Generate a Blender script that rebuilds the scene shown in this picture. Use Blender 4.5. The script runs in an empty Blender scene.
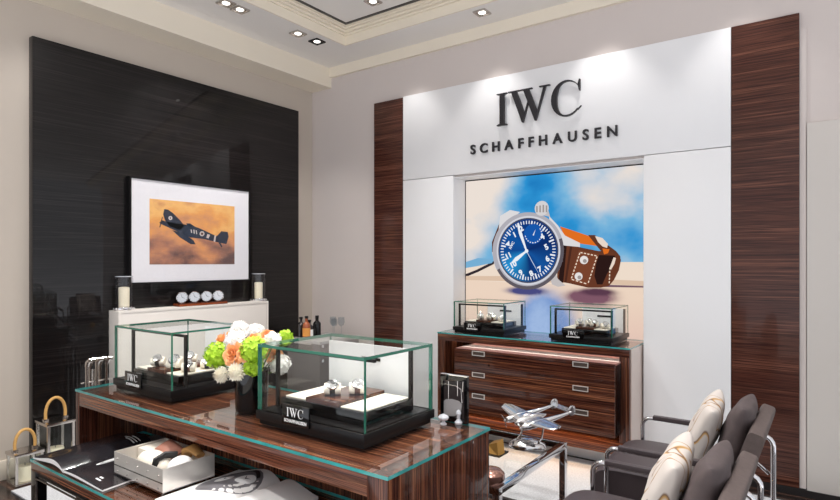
import bpy, bmesh, math, random
from mathutils import Vector, Matrix
random.seed(7)
R = math.radians
C = bpy.context.scene.collection
# ---------------------------------------------------------------- camera model (real-world metres)
F, CX, HY, H = 571.0, 420.0, 262.0, 1.45
A = math.atan2(410, 571)
ca, sa = math.cos(A), math.sin(A)
def P(px, py, X=None, Y=None, Z=None):
    u = (px-CX)/F; v = -(py-HY)/F
    r = (u*ca-sa, u*sa+ca, v)
    t = X/r[0] if X is not None else Y/r[1] if Y is not None else (Z-H)/r[2]
    return Vector((r[0]*t, r[1]*t, H+r[2]*t))
W, WB, XA, PF = 4.235, 4.268, -4.476, -4.416          # back wall, left wall, front of the black panel
# ---------------------------------------------------------------- materials
def lin(c):
    return tuple(((v/255)/12.92 if v/255 <= .04045 else ((v/255+.055)/1.055)**2.4) for v in c)+(1,)
def new(name):
    m = bpy.data.materials.new(name); m.use_nodes = True
    nt = m.node_tree
    return m, nt, nt.nodes['Principled BSDF']
def mat(name, rgb, rough=.5, metal=0, coat=0, noise=0, nscale=40, bump=0, spec=.5):
    m, nt, b = new(name)
    c = lin(rgb)
    b.inputs['Base Color'].default_value = c
    b.inputs['Roughness'].default_value = rough
    b.inputs['Metallic'].default_value = metal
    b.inputs['Coat Weight'].default_value = coat
    b.inputs['Coat Roughness'].default_value = .03
    b.inputs['Specular IOR Level'].default_value = spec
    tc = nt.nodes.new('ShaderNodeTexCoord'); n = nt.nodes.new('ShaderNodeTexNoise')
    n.inputs['Scale'].default_value = nscale; n.inputs['Detail'].default_value = 4
    nt.links.new(tc.outputs['Object'], n.inputs['Vector'])
    k = noise if noise else .03
    mx = nt.nodes.new('ShaderNodeMix'); mx.data_type = 'RGBA'
    mx.inputs[6].default_value = tuple(v*(1-k) for v in c[:3])+(1,)
    mx.inputs[7].default_value = tuple(min(1, v*(1+k)) for v in c[:3])+(1,)
    nt.links.new(n.outputs['Fac'], mx.inputs[0]); nt.links.new(mx.outputs[2], b.inputs['Base Color'])
    if bump:
        bp = nt.nodes.new('ShaderNodeBump'); bp.inputs['Strength'].default_value = bump
        bp.inputs['Distance'].default_value = .004
        nt.links.new(n.outputs['Fac'], bp.inputs['Height']); nt.links.new(bp.outputs['Normal'], b.inputs['Normal'])
    return m
def ramp(nt, stops):
    r = nt.nodes.new('ShaderNodeValToRGB')
    e = r.color_ramp.elements
    while len(e) < len(stops): e.new(.5)
    for i, (p, c) in enumerate(stops):
        e[i].position = p; e[i].color = lin(c)
    return r
def wood(name, axis, stops, fine=80, rough=.14, coat=1, coarse=12, spec=.22, crough=.02):
    """straight-grained macassar veneer under lacquer; grain runs along axis"""
    m, nt, b = new(name)
    tc = nt.nodes.new('ShaderNodeTexCoord')
    def noise(sc, det, along):
        mp = nt.nodes.new('ShaderNodeMapping')
        s = [sc]*3; s[axis] = along
        mp.inputs['Scale'].default_value = s
        n = nt.nodes.new('ShaderNodeTexNoise'); n.inputs['Scale'].default_value = 1
        n.inputs['Detail'].default_value = det; n.inputs['Roughness'].default_value = .62
        n.inputs['Distortion'].default_value = .1
        nt.links.new(tc.outputs['Object'], mp.inputs['Vector']); nt.links.new(mp.outputs['Vector'], n.inputs['Vector'])
        return n
    a = noise(fine, 4, .6); c = noise(coarse, 2, .25)
    ad = nt.nodes.new('ShaderNodeMix'); ad.data_type = 'FLOAT'; ad.inputs[0].default_value = .32
    nt.links.new(a.outputs['Fac'], ad.inputs[2]); nt.links.new(c.outputs['Fac'], ad.inputs[3])
    r = ramp(nt, stops)
    ct = nt.nodes.new('ShaderNodeMath'); ct.operation = 'MULTIPLY_ADD'; ct.inputs[1].default_value = 1.75; ct.inputs[2].default_value = -.375
    nt.links.new(ad.outputs[0], ct.inputs[0]); nt.links.new(ct.outputs[0], r.inputs['Fac']); nt.links.new(r.outputs['Color'], b.inputs['Base Color'])
    b.inputs['Roughness'].default_value = rough
    b.inputs['Coat Weight'].default_value = coat*.32; b.inputs['Coat Roughness'].default_value = crough
    b.inputs['Specular IOR Level'].default_value = spec
    return m
EB = [(.22, (16, 8, 7)), (.33, (78, 41, 30)), (.40, (22, 11, 9)), (.48, (98, 55, 40)), (.54, (28, 14, 11)), (.62, (142, 88, 60)), (.67, (44, 23, 18)), (.82, (98, 57, 42))]
EBR = [(.22, (30, 15, 14)), (.34, (86, 48, 38)), (.42, (44, 23, 19)), (.50, (94, 55, 43)), (.56, (52, 28, 23)), (.64, (118, 74, 58)), (.70, (58, 32, 27)), (.82, (98, 60, 48))]
BLK = [(.25, (8, 7, 7)), (.42, (25, 22, 22)), (.52, (13, 11, 11)), (.62, (34, 30, 30)), (.75, (12, 10, 10))]
M = {}
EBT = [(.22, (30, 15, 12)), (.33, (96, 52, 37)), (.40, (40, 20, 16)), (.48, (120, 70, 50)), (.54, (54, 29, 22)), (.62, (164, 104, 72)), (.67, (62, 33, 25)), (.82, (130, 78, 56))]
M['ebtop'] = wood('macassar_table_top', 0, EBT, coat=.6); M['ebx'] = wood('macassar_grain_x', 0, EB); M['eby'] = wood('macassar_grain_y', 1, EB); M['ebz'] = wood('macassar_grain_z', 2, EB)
M['ebp'] = wood('macassar_pilaster', 0, EBR, fine=60, rough=.25, coat=.6)
M['black_wood'] = wood('black_stained_veneer', 1, BLK, fine=60, rough=.35, coat=1.7, coarse=9, crough=.015, spec=.08)
M['floorwood'] = wood('dark_floor_wood', 0, [(.3, (28, 22, 21)), (.5, (52, 40, 36)), (.65, (84, 60, 50))], fine=20, rough=.22, coat=.5)
M['wall'] = mat('warm_greige_paint', (196, 185, 173), .7, noise=.02, nscale=3)
M['wallb'] = mat('taupe_paint', (212, 202, 197), .7, noise=.02, nscale=3)
M['ceil'] = mat('grey_ceiling_paint', (240, 236, 231), .75, noise=.02, nscale=3)
M['crown'] = mat('cream_cornice_paint', (238, 228, 210), .6, noise=.015, nscale=3)
M['white'] = mat('white_lacquer_panel', (240, 240, 241), .35, noise=.01, nscale=2)
M['door'] = mat('pale_grey_panel_paint', (212, 206, 200), .5, noise=.015, nscale=2)
M['skirting'] = mat('ivory_skirting_paint', (228, 218, 202), .5)
M['dark_skirt_gap'] = mat('near_black_skirting_and_gap', (34, 30, 30), .35)
M['black'] = mat('satin_black', (18, 16, 17), .32, spec=.25)
M['gloss_black'] = mat('gloss_black', (10, 9, 10), .06, coat=.4, spec=.3)
M['letter'] = mat('graphite_letter', (44, 42, 46), .4, metal=.3)
M['chrome'] = mat('polished_chrome', (225, 224, 226), .06, metal=1)
M['steel'] = mat('brushed_nickel', (200, 194, 188), .22, metal=1)
M['alu'] = mat('polished_aluminium', (222, 221, 222), .14, metal=1)
M['cream'] = mat('cream_cloth', (238, 229, 214), .8, noise=.05, nscale=120)
M['mantel'] = mat('ivory_stone', (232, 225, 217), .35, noise=.05, nscale=6)
M['wax'] = mat('ivory_wax', (244, 234, 206), .5)
M['walnut'] = wood('walnut_block', 1, [(.3, (70, 30, 16)), (.5, (120, 56, 30)), (.7, (150, 80, 44))], fine=60, coat=.4)
M['dialw'] = mat('white_dial', (238, 238, 238), .4)
M['dialb'] = mat('blue_dial', (22, 38, 90), .25)
M['dialk'] = mat('black_dial', (18, 18, 20), .3)
M['ink'] = mat('black_ink', (20, 20, 22), .5)
M['inkw'] = mat('white_ink', (236, 236, 236), .5)
M['strapbrown'] = mat('brown_strap_leather', (96, 56, 38), .55, noise=.15)
M['strapblack'] = mat('black_strap_leather', (26, 24, 25), .5, noise=.15)
M['leather'] = mat('charcoal_leather', (64, 55, 57), .42, noise=.12, nscale=220, bump=.15)
M['backleather'] = mat('weathered_grey_leather', (92, 80, 77), .6, noise=.25, nscale=60, bump=.2)
M['greyfab'] = mat('dark_grey_cushion_cloth', (84, 73, 73), .75, noise=.22, nscale=26, bump=.25)
M['trunk'] = mat('grey_trunk_leather', (94, 88, 86), .6, noise=.2, nscale=50)
M['rope'] = mat('tan_rattan', (214, 166, 96), .6, noise=.2, nscale=160)
M['paperw'] = mat('white_paper', (240, 238, 236), .45)
M['paperk'] = mat('dark_printed_paper', (38, 36, 40), .25, coat=.3, noise=.2, nscale=9)
M['paperg'] = mat('grey_printed_paper', (120, 118, 122), .4, noise=.35, nscale=24)
M['pinkleather'] = mat('dusty_pink_leather', (176, 122, 104), .5, noise=.15)
M['tan'] = mat('tan_leather', (190, 142, 84), .5, noise=.2)
M['bronze'] = mat('brown_bronze', (150, 112, 100), .2, metal=.7)
M['gold'] = mat('aged_gold', (198, 152, 84), .3, metal=.8)
M['amber'] = mat('amber_liquor', (150, 70, 22), .08, coat=1)
M['darkglass'] = mat('dark_bottle_glass', (28, 20, 18), .06, coat=1)
M['labelo'] = mat('orange_label', (222, 150, 70), .6)
M['leaf'] = mat('leaf_green', (70, 110, 30), .5, noise=.3)
M['hgreen'] = mat('lime_petal', (172, 212, 48), .6, noise=.25, nscale=60)
M['hpeach'] = mat('peach_petal', (250, 178, 122), .6, noise=.15, nscale=50)
M['hwhite'] = mat('white_petal', (250, 246, 242), .6, noise=.05, nscale=50)
M['hcream'] = mat('cream_petal', (246, 240, 222), .6, noise=.06, nscale=50)
M['rug'] = mat('pale_speckled_carpet', (198, 200, 203), .9, noise=.45, nscale=95, bump=.5)
M['rugedge'] = mat('dark_carpet_binding', (40, 36, 36), .8)
M['rosetop'] = mat('rose_reflected_light', (178, 128, 120), .3, coat=.4)  # pink reflected light put into the colour of the drawer block top
M['endpale'] = mat('pale_beige_end', (216, 198, 188), .3, coat=.3)
M['pull'] = mat('bright_satin_metal', (232, 228, 224), .35, metal=.6)
M['trunktop'] = mat('grey_lacquer_top', (190, 186, 184), .15, coat=.5)
M['bouncefloor'] = mat('pale_bounce_floor', (226, 220, 212), .4, noise=.06, nscale=5)
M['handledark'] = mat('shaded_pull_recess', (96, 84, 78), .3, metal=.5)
M['silver'] = mat('soft_polished_silver', (232, 228, 222), .3, metal=.65)
M['wick'] = mat('wick', (40, 34, 28), .8)
def glass(name, tint=(1, 1, 1), refl=.5):
    """clear sheet: straight-through transmission with a Fresnel reflection on top"""
    m = bpy.data.materials.new(name); m.use_nodes = True; nt = m.node_tree; nt.nodes.clear()
    o = nt.nodes.new('ShaderNodeOutputMaterial'); t = nt.nodes.new('ShaderNodeBsdfTransparent'); g = nt.nodes.new('ShaderNodeBsdfGlossy')
    t.inputs['Color'].default_value = tint+(1,)
    g.inputs['Roughness'].default_value = .01; g.inputs['Color'].default_value = (1, 1, 1, 1)
    ge = nt.nodes.new('ShaderNodeNewGeometry'); fr = nt.nodes.new('ShaderNodeMath'); fr.operation = 'SUBTRACT'; fr.inputs[0].default_value = 1; nt.links.new(ge.outputs['Backfacing'], fr.inputs[1])
    fm = nt.nodes.new('ShaderNodeMath'); fm.operation = 'MULTIPLY'; nt.links.new(fr.outputs[0], fm.inputs[1])
    lw = nt.nodes.new('ShaderNodeFresnel'); lw.inputs['IOR'].default_value = 1.45
    mu = nt.nodes.new('ShaderNodeMath'); mu.operation = 'MULTIPLY'; mu.inputs[1].default_value = refl
    mx = nt.nodes.new('ShaderNodeMixShader')
    nt.links.new(lw.outputs[0], mu.inputs[0]); nt.links.new(mu.outputs[0], fm.inputs[0]); nt.links.new(fm.outputs[0], mx.inputs[0])
    nt.links.new(t.outputs[0], mx.inputs[1]); nt.links.new(g.outputs[0], mx.inputs[2]); nt.links.new(mx.outputs[0], o.inputs[0])
    return m
M['glass'] = glass('clear_glass', (.985, .995, .99), .7)
M['tglass'] = glass('table_glass', (.97, .985, .98), 1.0)
M['sglass'] = glass('smoky_clear_glass', (.97, .97, .975), .9)
M['edge'] = mat('green_glass_edge', (38, 112, 92), .12, coat=1)
M['edget'] = mat('teal_glass_edge', (58, 158, 156), .1, coat=1, noise=.5, nscale=14)
EXPO = .26; EK = .97/2**EXPO
M['crystal'] = glass('cut_crystal', (.9, .92, .93), 1.6)
M['crystalw'] = mat('frosted_crystal', (196, 198, 204), .08, coat=1)
def emit(name, rgb, k):
    m = bpy.data.materials.new(name); m.use_nodes = True; nt = m.node_tree; nt.nodes.clear()
    o = nt.nodes.new('ShaderNodeOutputMaterial'); e = nt.nodes.new('ShaderNodeEmission')
    e.inputs[0].default_value = lin(rgb); e.inputs[1].default_value = k*EK
    nt.links.new(e.outputs[0], o.inputs[0]); return m
M['lamp'] = emit('lamp_lens', (255, 250, 244), 2.6)
# ---------------------------------------------------------------- mesh builder
class MB:
    def __init__(s): s.bm = bmesh.new()
    def _q(s, vs, mi):
        try:
            f = s.bm.faces.new(vs); f.material_index = mi; return f
        except ValueError: return None
    def box(s, x0, x1, y0, y1, z0, z1, mi=0, bev=0, rot=None, edge_mi=None):
        co = [(x, y, z) for z in (z0, z1) for y in (y0, y1) for x in (x0, x1)]
        v = [s.bm.verts.new(c) for c in co]
        fs = [s._q([v[i] for i in q], mi) for q in ((0,2,3,1),(4,5,7,6),(0,1,5,4),(2,6,7,3),(0,4,6,2),(1,3,7,5))]
        if edge_mi is not None:                    # the thin faces of a glass sheet take the edge material
            d = (x1-x0, y1-y0, z1-z0); k = d.index(min(d))
            big = {0: (4, 5), 1: (2, 3), 2: (0, 1)}[k]
            for i, f in enumerate(fs):
                if i not in big: f.material_index = edge_mi
        if bev:
            es = list({e for f in fs for e in f.edges})
            r = bmesh.ops.bevel(s.bm, geom=es, offset=bev, segments=2, affect='EDGES', profile=.6)
            for f in r['faces']: f.material_index = mi
        return s
    def poly(s, pts, mi=0):
        s._q([s.bm.verts.new(p) for p in pts], mi); return s
    def prism(s, pts, vec, mi=0):
        """closed outline pts (3-D) pushed along vec"""
        vec = Vector(vec)
        a = [s.bm.verts.new(p) for p in pts]; b = [s.bm.verts.new(Vector(p)+vec) for p in pts]
        s._q(a[::-1], mi); s._q(b, mi)
        n = len(a)
        for i in range(n): s._q([a[i], a[(i+1) % n], b[(i+1) % n], b[i]], mi)
        return s
    def tube(s, pts, r, n=10, mi=0, closed=False, caps=True, flat=1.0):
        pts = [Vector(p) for p in pts]; k = len(pts)
        rr = r if isinstance(r, (list, tuple)) else [r]*k
        rings = []; up = None
        for i, p in enumerate(pts):
            if closed: t = (pts[(i+1) % k]-pts[i-1])
            else: t = pts[min(i+1, k-1)]-pts[max(i-1, 0)]
            t.normalize()
            if up is None:
                up = Vector((0, 0, 1)) if abs(t.z) < .9 else Vector((1, 0, 0))
            a = t.cross(up).normalized(); up = a.cross(t).normalized()
            rings.append([s.bm.verts.new(p+(a*math.cos(j*2*math.pi/n)*flat+up*math.sin(j*2*math.pi/n))*rr[i]) for j in range(n)])
        for i in range(k if closed else k-1):
            q, w = rings[i], rings[(i+1) % k]
            for j in range(n): s._q([q[j], q[(j+1) % n], w[(j+1) % n], w[j]], mi)
        if caps and not closed: s._q(rings[0][::-1], mi); s._q(rings[-1], mi)
        return s
    def lathe(s, prof, c, n=24, mi=0, m=None, sx=1, sy=1):
        c = Vector(c); rings = []
        for r, z in prof:
            ring = []
            for j in range(n):
                p = Vector((r*sx*math.cos(j*2*math.pi/n), r*sy*math.sin(j*2*math.pi/n), z))
                if m: p = m @ p
                ring.append(s.bm.verts.new(p+c))
            rings.append(ring)
        for a, b in zip(rings, rings[1:]):
            for j in range(n): s._q([a[j], a[(j+1) % n], b[(j+1) % n], b[j]], mi)
        if prof[0][0] > 1e-5: s._q(rings[0][::-1], mi)
        if prof[-1][0] > 1e-5: s._q(rings[-1], mi)
        return s
    def ball(s, c, r, mi=0, u=16, v=10, m=None):
        r = (r, r, r) if not isinstance(r, tuple) else r
        mt = Matrix.Translation(c) @ (m.to_4x4() if m else Matrix()) @ Matrix.Diagonal(r+(1,))
        q = bmesh.ops.create_uvsphere(s.bm, u_segments=u, v_segments=v, radius=1, matrix=mt)
        for f in {f for w in q['verts'] for f in w.link_faces}: f.material_index = mi
        return s
    def grid(s, fn, nu, nv, mi=0):
        g = [[s.bm.verts.new(fn(i/nu, j/nv)) for j in range(nv+1)] for i in range(nu+1)]
        for i in range(nu):
            for j in range(nv): s._q([g[i][j], g[i+1][j], g[i+1][j+1], g[i][j+1]], mi)
        return s
    def build(s, name, mats, parent=None, smooth=True, shift=None):
        bm = s.bm
        bmesh.ops.remove_doubles(bm, verts=bm.verts, dist=1e-6)
        bmesh.ops.recalc_face_normals(bm, faces=bm.faces)
        off = Vector((0, 0, 0)); q = parent
        while q is not None: off += q.location; q = q.parent
        o_loc = Vector((0, 0, 0))
        if shift is not None: o_loc = Vector(shift)-off; off = Vector(shift)
        for v in bm.verts: v.co -= off
        me = bpy.data.meshes.new(name); bm.to_mesh(me); bm.free()
        if smooth:
            for p in me.polygons: p.use_smooth = True
            me.set_sharp_from_angle(angle=R(38))
        for m in (mats if isinstance(mats, (list, tuple)) else [mats]): me.materials.append(M[m] if isinstance(m, str) else m)
        o = bpy.data.objects.new(name, me); C.objects.link(o); o.location = o_loc
        if parent: o.parent = parent
        return o
def tag(o, label=None, cat=None, group=None, kind=None):
    for k, v in (('label', label), ('category', cat), ('group', group), ('kind', kind)):
        if v: o[k] = v
    return o
def thing(name, label, cat, loc, group=None):
    o = bpy.data.objects.new(name, None); o.empty_display_size = .05; C.objects.link(o); o.location = loc
    return tag(o, label, cat, group)
def struct(name, mb, m): return tag(mb.build(name, m), kind='structure')
def boxes(*bs, bev=0, edge_mi=None):
    m = MB()
    for b in bs: m.box(*b[:6], mi=(b[6] if len(b) > 6 else 0), bev=bev, edge_mi=edge_mi)
    return m
def copy_tree(o, loc, label, rotz=None, group=None):
    c = o.copy(); C.objects.link(c); c.location = loc; c['label'] = label
    if rotz is not None: c.rotation_euler.z = rotz
    if group: c['group'] = group
    for ch in list(o.children):
        d = ch.copy(); C.objects.link(d); d.parent = c
        for g in list(ch.children):
            e = g.copy(); C.objects.link(e); e.parent = d
    return c
# text ------------------------------------------------------------
def text_mesh(txt, size, extrude=0, offset=0, spacing=1.0):
    cu = bpy.data.curves.new('t', 'FONT'); cu.body = txt; cu.size = size; cu.extrude = extrude; cu.offset = offset
    cu.align_x = 'CENTER'; cu.space_character = spacing; cu.resolution_u = 4
    o = bpy.data.objects.new('t', cu); C.objects.link(o)
    bpy.context.view_layer.update()
    me = bpy.data.meshes.new_from_object(o.evaluated_get(bpy.context.evaluated_depsgraph_get()))
    bpy.data.objects.remove(o); bpy.data.curves.remove(cu)
    return me
def place_mesh(me, name, m, parent, origin, ex, ey, ez):
    """text lying in the plane spanned by ex, ey"""
    mt = Matrix((ex, ey, ez)).transposed().to_4x4()
    off = Vector((0, 0, 0)); q = parent
    while q is not None: off += q.location; q = q.parent
    mt.translation = Vector(origin)-off
    me.transform(mt); me.materials.clear(); me.materials.append(M[m] if isinstance(m, str) else m)
    me.name = name
    o = bpy.data.objects.new(name, me); C.objects.link(o)
    if parent: o.parent = parent
    return o
WX_ = 1.15
def serif(ch):
    """outlines of the serif capitals, height 1, as convex-ish 2-D pieces"""
    if ch == 'I':
        return [[(.10, .03), (.25, .03), (.25, .97), (.10, .97)], [(0, 0), (.35, 0), (.35, .028), (.25, .06), (.10, .06), (0, .028)],
                [(0, 1), (0, .972), (.10, .94), (.25, .94), (.35, .972), (.35, 1)]], .35
    if ch == 'W':
        return [[(.10, .97), (.26, .97), (.50, .22), (.45, 0), (.415, 0)], [(.45, 0), (.415, .0), (.62, .80), (.655, .80)],
                [(.45, .97), (.61, .97), (.86, .22), (.81, 0), (.775, 0)], [(.81, 0), (.775, 0), (1.02, .97), (1.08, .97)],
                [(.01, 1), (.01, .968), (.35, .968), (.35, 1)], [(.37, 1), (.37, .968), (.70, .968), (.70, 1)], [(.90, 1), (.90, .968), (1.19, .968), (1.19, 1)]], 1.2*WX_
    ps = []; n = 22                                    # C: thick-thin bow, two beak serifs
    a0, a1 = R(42), R(318)
    def o(t): return (.46+.46*math.cos(t), .5+.525*math.sin(t))
    def i(t):
        k = abs(math.cos(t)) if math.cos(t) < 0 else 0
        th = .035+.12*k
        return (.48+(.46-th)*math.cos(t), .5+(.525-.04)*math.sin(t))
    for j in range(n):
        t, u = a0+(a1-a0)*j/n, a0+(a1-a0)*(j+1)/n
        ps.append([o(t), o(u), i(u), i(t)])
    ps.append([(.80, .84), (.84, .99), (.87, .99), (.87, .66), (.845, .66)])
    ps.append([o(a1), i(a1), (.80, .12), (.90, .23), (.885, .20)])
    return ps, .9
def iwc(name, parent, m, origin, ex, ey, ez, h, depth, split=False, gap=.12):
    """the three serif capitals side by side, left edge at origin"""
    ex, ey, ez, origin = Vector(ex), Vector(ey), Vector(ez), Vector(origin)
    x = 0; out = []; mb = MB()
    for ch in 'IWC':
        ps, w = serif(ch)
        if ch == 'W': ps = [[(a*WX_, b) for a, b in p] for p in ps]
        if split: mb = MB()
        for k, p in enumerate(ps):
            mb.prism([origin+ex*((px+x)*h)+ey*(py*h)+ez*(.00002*k) for px, py in p], ez*depth)
        x += w+gap
        if split: out.append(mb.build(name, m, parent, smooth=False))
    if not split: out.append(mb.build(name, m, parent, smooth=False))
    return out
IWCW = .35+1.38+.9+.18
EX, EY, EZ = Vector((1, 0, 0)), Vector((0, 1, 0)), Vector((0, 0, 1))

# ================================================================ THE SETTING
struct('floor', boxes((-4.6, 2.4, 1.0, 4.6, -.06, 0), (-4.6, -2.6, -1.0, 1.0, -.06, 0)), 'floorwood')
struct('floor_bounce', boxes((-2.6, 2.4, -1.0, 1.0, -.06, 0)), 'bouncefloor')  # unseen pale section, added to bounce light up to the ceiling
struct('wall_left', boxes((XA-.12, XA, -2.0, 4.6, 0, 3.75)), 'wall')
NL, NR, NT, NY = -2.685, -1.076, 2.19, 4.447       # the niche of the lit screen
struct('wall_back', boxes((XA, NL, WB, 4.6, 0, 3.75), (NR, 3.0, WB, 4.6, 0, 3.75), (NL, NR, WB, 4.6, NT, 3.75), (NL, NR, NY, 4.6, 0, NT)), 'wallb')
struct('baseboard_left', boxes((XA, XA+.018, -2.0, 1.62, 0, .13), bev=.004), 'skirting')
struct('baseboard_back', boxes((-.53, -.116, WB-.03, WB, 0, .05), (-.116, 3.0, WB-.03, WB, 0, .045)), 'dark_skirt_gap')
# black panel with its thickness on the left wall
struct('trim_1', boxes((XA, PF, 1.621, 4.022, .02, 2.994), bev=.003), 'black_wood')
# macassar pilasters and white cladding on the back wall
struct('trim_2', boxes((-3.59, -3.239, W, WB, .02, 2.985), bev=.002), 'ebp')
struct('trim_3', boxes((-.526, -.154, W, WB, .05, 2.992), bev=.002), 'ebp')
struct('trim_4', boxes((-3.236, -.529, W, WB, 2.2125, 2.992), bev=.002), 'white')
struct('trim_5', boxes((-3.236, NL, W, WB, .0, 2.2075), bev=.002), 'white')
struct('trim_6', boxes((NR, -.529, W, WB, .0, 2.2075), bev=.002), 'white')
struct('trim_7', boxes((NL, NL+.004, W+.001, NY-.012, .0, NT), (NR-.004, NR, W+.001, NY-.012, .0, NT), (NL+.004, NR-.004, W+.001, NY-.012, NT-.004, NT)), 'white')
struct('trim_8', boxes((NL+.004, NR-.004, 4.12, 4.16, 0, .12)), 'white')
# flush pale door panel at the right
struct('door_1', boxes((-.115, 2.4, W+.006, WB, .045, 2.305), bev=.002), 'door')
struct('trim_9', boxes((-.153, -.119, W+.014, WB, .05, 2.9)), 'wallb')
# ceiling: grey band, soffit over the left wall, fascia on the back wall, stepped coffer
ZC, TX, TY = 3.45, -3.647, 3.89
mb = MB()
mb.box(XA, TX, -2.0, 4.6, ZC, 3.8); mb.box(TX, 3.0, TY, 4.6, ZC, 3.8)
struct('ceiling', mb, 'ceil')
struct('trim_10', boxes((XA, -4.195, -2.0, WB, 3.25, ZC)), 'crown')
struct('trim_11', boxes((-4.195, 3.0, W, WB, 3.35, ZC)), 'crown')
mb = MB()
def step(d0, d1, z0, z1):
    mb.box(TX+d0, TX+d1, -2.0, TY-d0, z0, z1); mb.box(TX+d1, 3.0, TY-d1, TY-d0, z0, z1)
step(-.001, .012, 3.449, 3.60); step(.012, .03, 3.53, 3.60); step(.03, .06, 3.545, 3.62); step(.06, .09, 3.56, 3.62); step(.09, .12, 3.572, 3.62)
struct('trim_12', mb, 'crown')
mb = MB(); step(.12, .15, 3.5755, 3.64); struct('trim_13', mb, 'dark_skirt_gap')  # near-black strip stands for the shadow gap round the coffer
struct('ceiling_coffer', boxes((TX+.15, 3.0, -2.0, TY-.15, 3.58, 3.8)), 'ceil')
# rugs
def rug(x0, x1, y0, y1, label):
    t = thing('rug', label, 'rug', ((x0+x1)/2, (y0+y1)/2, 0))
    boxes((x0+.03, x1-.03, y0+.03, y1-.03, 0.001, .010)).build('pile', 'rug', t)
    boxes((x0, x0+.03, y0, y1, .001, .010), (x1-.03, x1, y0, y1, .001, .010), (x0+.03, x1-.03, y0, y0+.03, .001, .010), (x0+.03, x1-.03, y1-.03, y1, .001, .010)).build('binding', 'rugedge' if y1 > 4 else 'rug', t)
rug(-4.19, -2.15, 1.42, 2.95, 'pale rug under the dark wooden display tables at lower left')
rug(-2.15, 2.2, 3.12, 4.11, 'pale speckled rug along the back wall beneath the chrome coffee table')

# ================================================================ CEILING LIGHTS
def lamp_obj(name, kind, loc, energy, color=(1, .96, .92), **k):
    l = bpy.data.lights.new(name, kind); l.energy = energy; l.color = color
    for a, v in k.items(): setattr(l, a, v)
    o = bpy.data.objects.new(name, l); C.objects.link(o); o.location = loc; return o
def aim(o, t):
    o.rotation_euler = (Vector(t)-o.location).to_track_quat('-Z', 'Y').to_euler()
def downlight(x, y, z, label, dark=False):
    t = thing('ceiling_downlight', label, 'ceiling light', (x, y, z), 'recessed square downlights')
    s = .055
    m = MB()
    for b in ((-s, s, -s, -s+.012), (-s, s, s-.012, s), (-s, -s+.012, -s+.012, s-.012), (s-.012, s, -s+.012, s-.012)):
        m.box(x+b[0], x+b[1], y+b[2], y+b[3], z-.012, z-.001)
    m.build('trim_ring', 'black' if dark else 'steel', t)
    boxes((x-s+.012, x+s-.012, y-s+.012, y+s-.012, z-.004, z-.001)).build('housing', 'black' if dark else 'steel', t)
    MB().lathe([(.030, 0), (.030, -.004), (.024, -.007)], (x, y, z-.004), 16).build('lens', 'lamp', t)
for px, py, z, lb, dk in ((226, 2.5, ZC, 'square downlight at upper left, nearer the camera of a close pair', False),
                  (240, 9, ZC, 'square downlight at upper left, farther of a close pair', False),
                  (298, 33, ZC, 'silver square downlight over the left wall beside a black one', False),
                  (317, 41, ZC, 'black rimmed square downlight near the ceiling corner', True),
                  (482, 12, ZC, 'square downlight close to the back wall above the big letters', False),
                  (373, 1, 3.58, 'square downlight inside the raised ceiling coffer', False)):
    p = P(px, py, Z=z); downlight(p.x, p.y, z, lb, dk)
# fittings further along the same rows, out of the frame, are lamps only
WARM = (1, .972, .945)
for i, x in enumerate((-3.1, -2.26, -1.36, -.45)):
    l = lamp_obj('wall_washer', 'SPOT', (x, 3.98, 3.42), 16 if i in (1, 2) else 11, WARM, spot_size=R(78), spot_blend=.7, shadow_soft_size=.03)
    aim(l, (x, 4.02, 2.0))
for x, y, tx, ty, tz, e in ((-3.77, 1.6, -4.4, 1.9, 1.6, 22), (-3.77, 2.6, -4.3, 2.8, 1.5, 65), (-3.77, 3.47, -4.2, 3.5, 1.2, 50)):
    l = lamp_obj('spot', 'SPOT', (x, y, 3.42), e, WARM, spot_size=R(80), spot_blend=.8, shadow_soft_size=.04)
    aim(l, (tx, ty, tz))
for x, y, e in ((-3.0, 1.3, 105), (-1.9, 1.5, 125), (-.8, 1.6, 80), (-2.6, 2.9, 105), (-1.4, 2.7, 75), (-.3, 2.6, 25), (-1.0, -.2, 190)):
    l = lamp_obj('coffer_spot', 'SPOT', (x, y, 3.55), e, WARM, spot_size=R(110), spot_blend=.9, shadow_soft_size=.06)
# ambient of the unseen bright shop, made brighter below to lift the ceiling
w = bpy.data.worlds.new('shop'); bpy.context.scene.world = w; w.use_nodes = True
wt = w.node_tree; bg = wt.nodes['Background']
tcw = wt.nodes.new('ShaderNodeTexCoord'); sw = wt.nodes.new('ShaderNodeSeparateXYZ'); wt.links.new(tcw.outputs['Generated'], sw.inputs[0])
rw = ramp(wt, [(.42, (244, 247, 255)), (.52, (184, 187, 192)), (.8, (184, 187, 192))])
aw = wt.nodes.new('ShaderNodeMath'); aw.operation = 'MULTIPLY_ADD'; aw.inputs[1].default_value = .5; aw.inputs[2].default_value = .5
wt.links.new(sw.outputs['Z'], aw.inputs[0]); wt.links.new(aw.outputs[0], rw.inputs['Fac']); wt.links.new(rw.outputs['Color'], bg.inputs[0])
bg.inputs[1].default_value = 1.45

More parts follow.
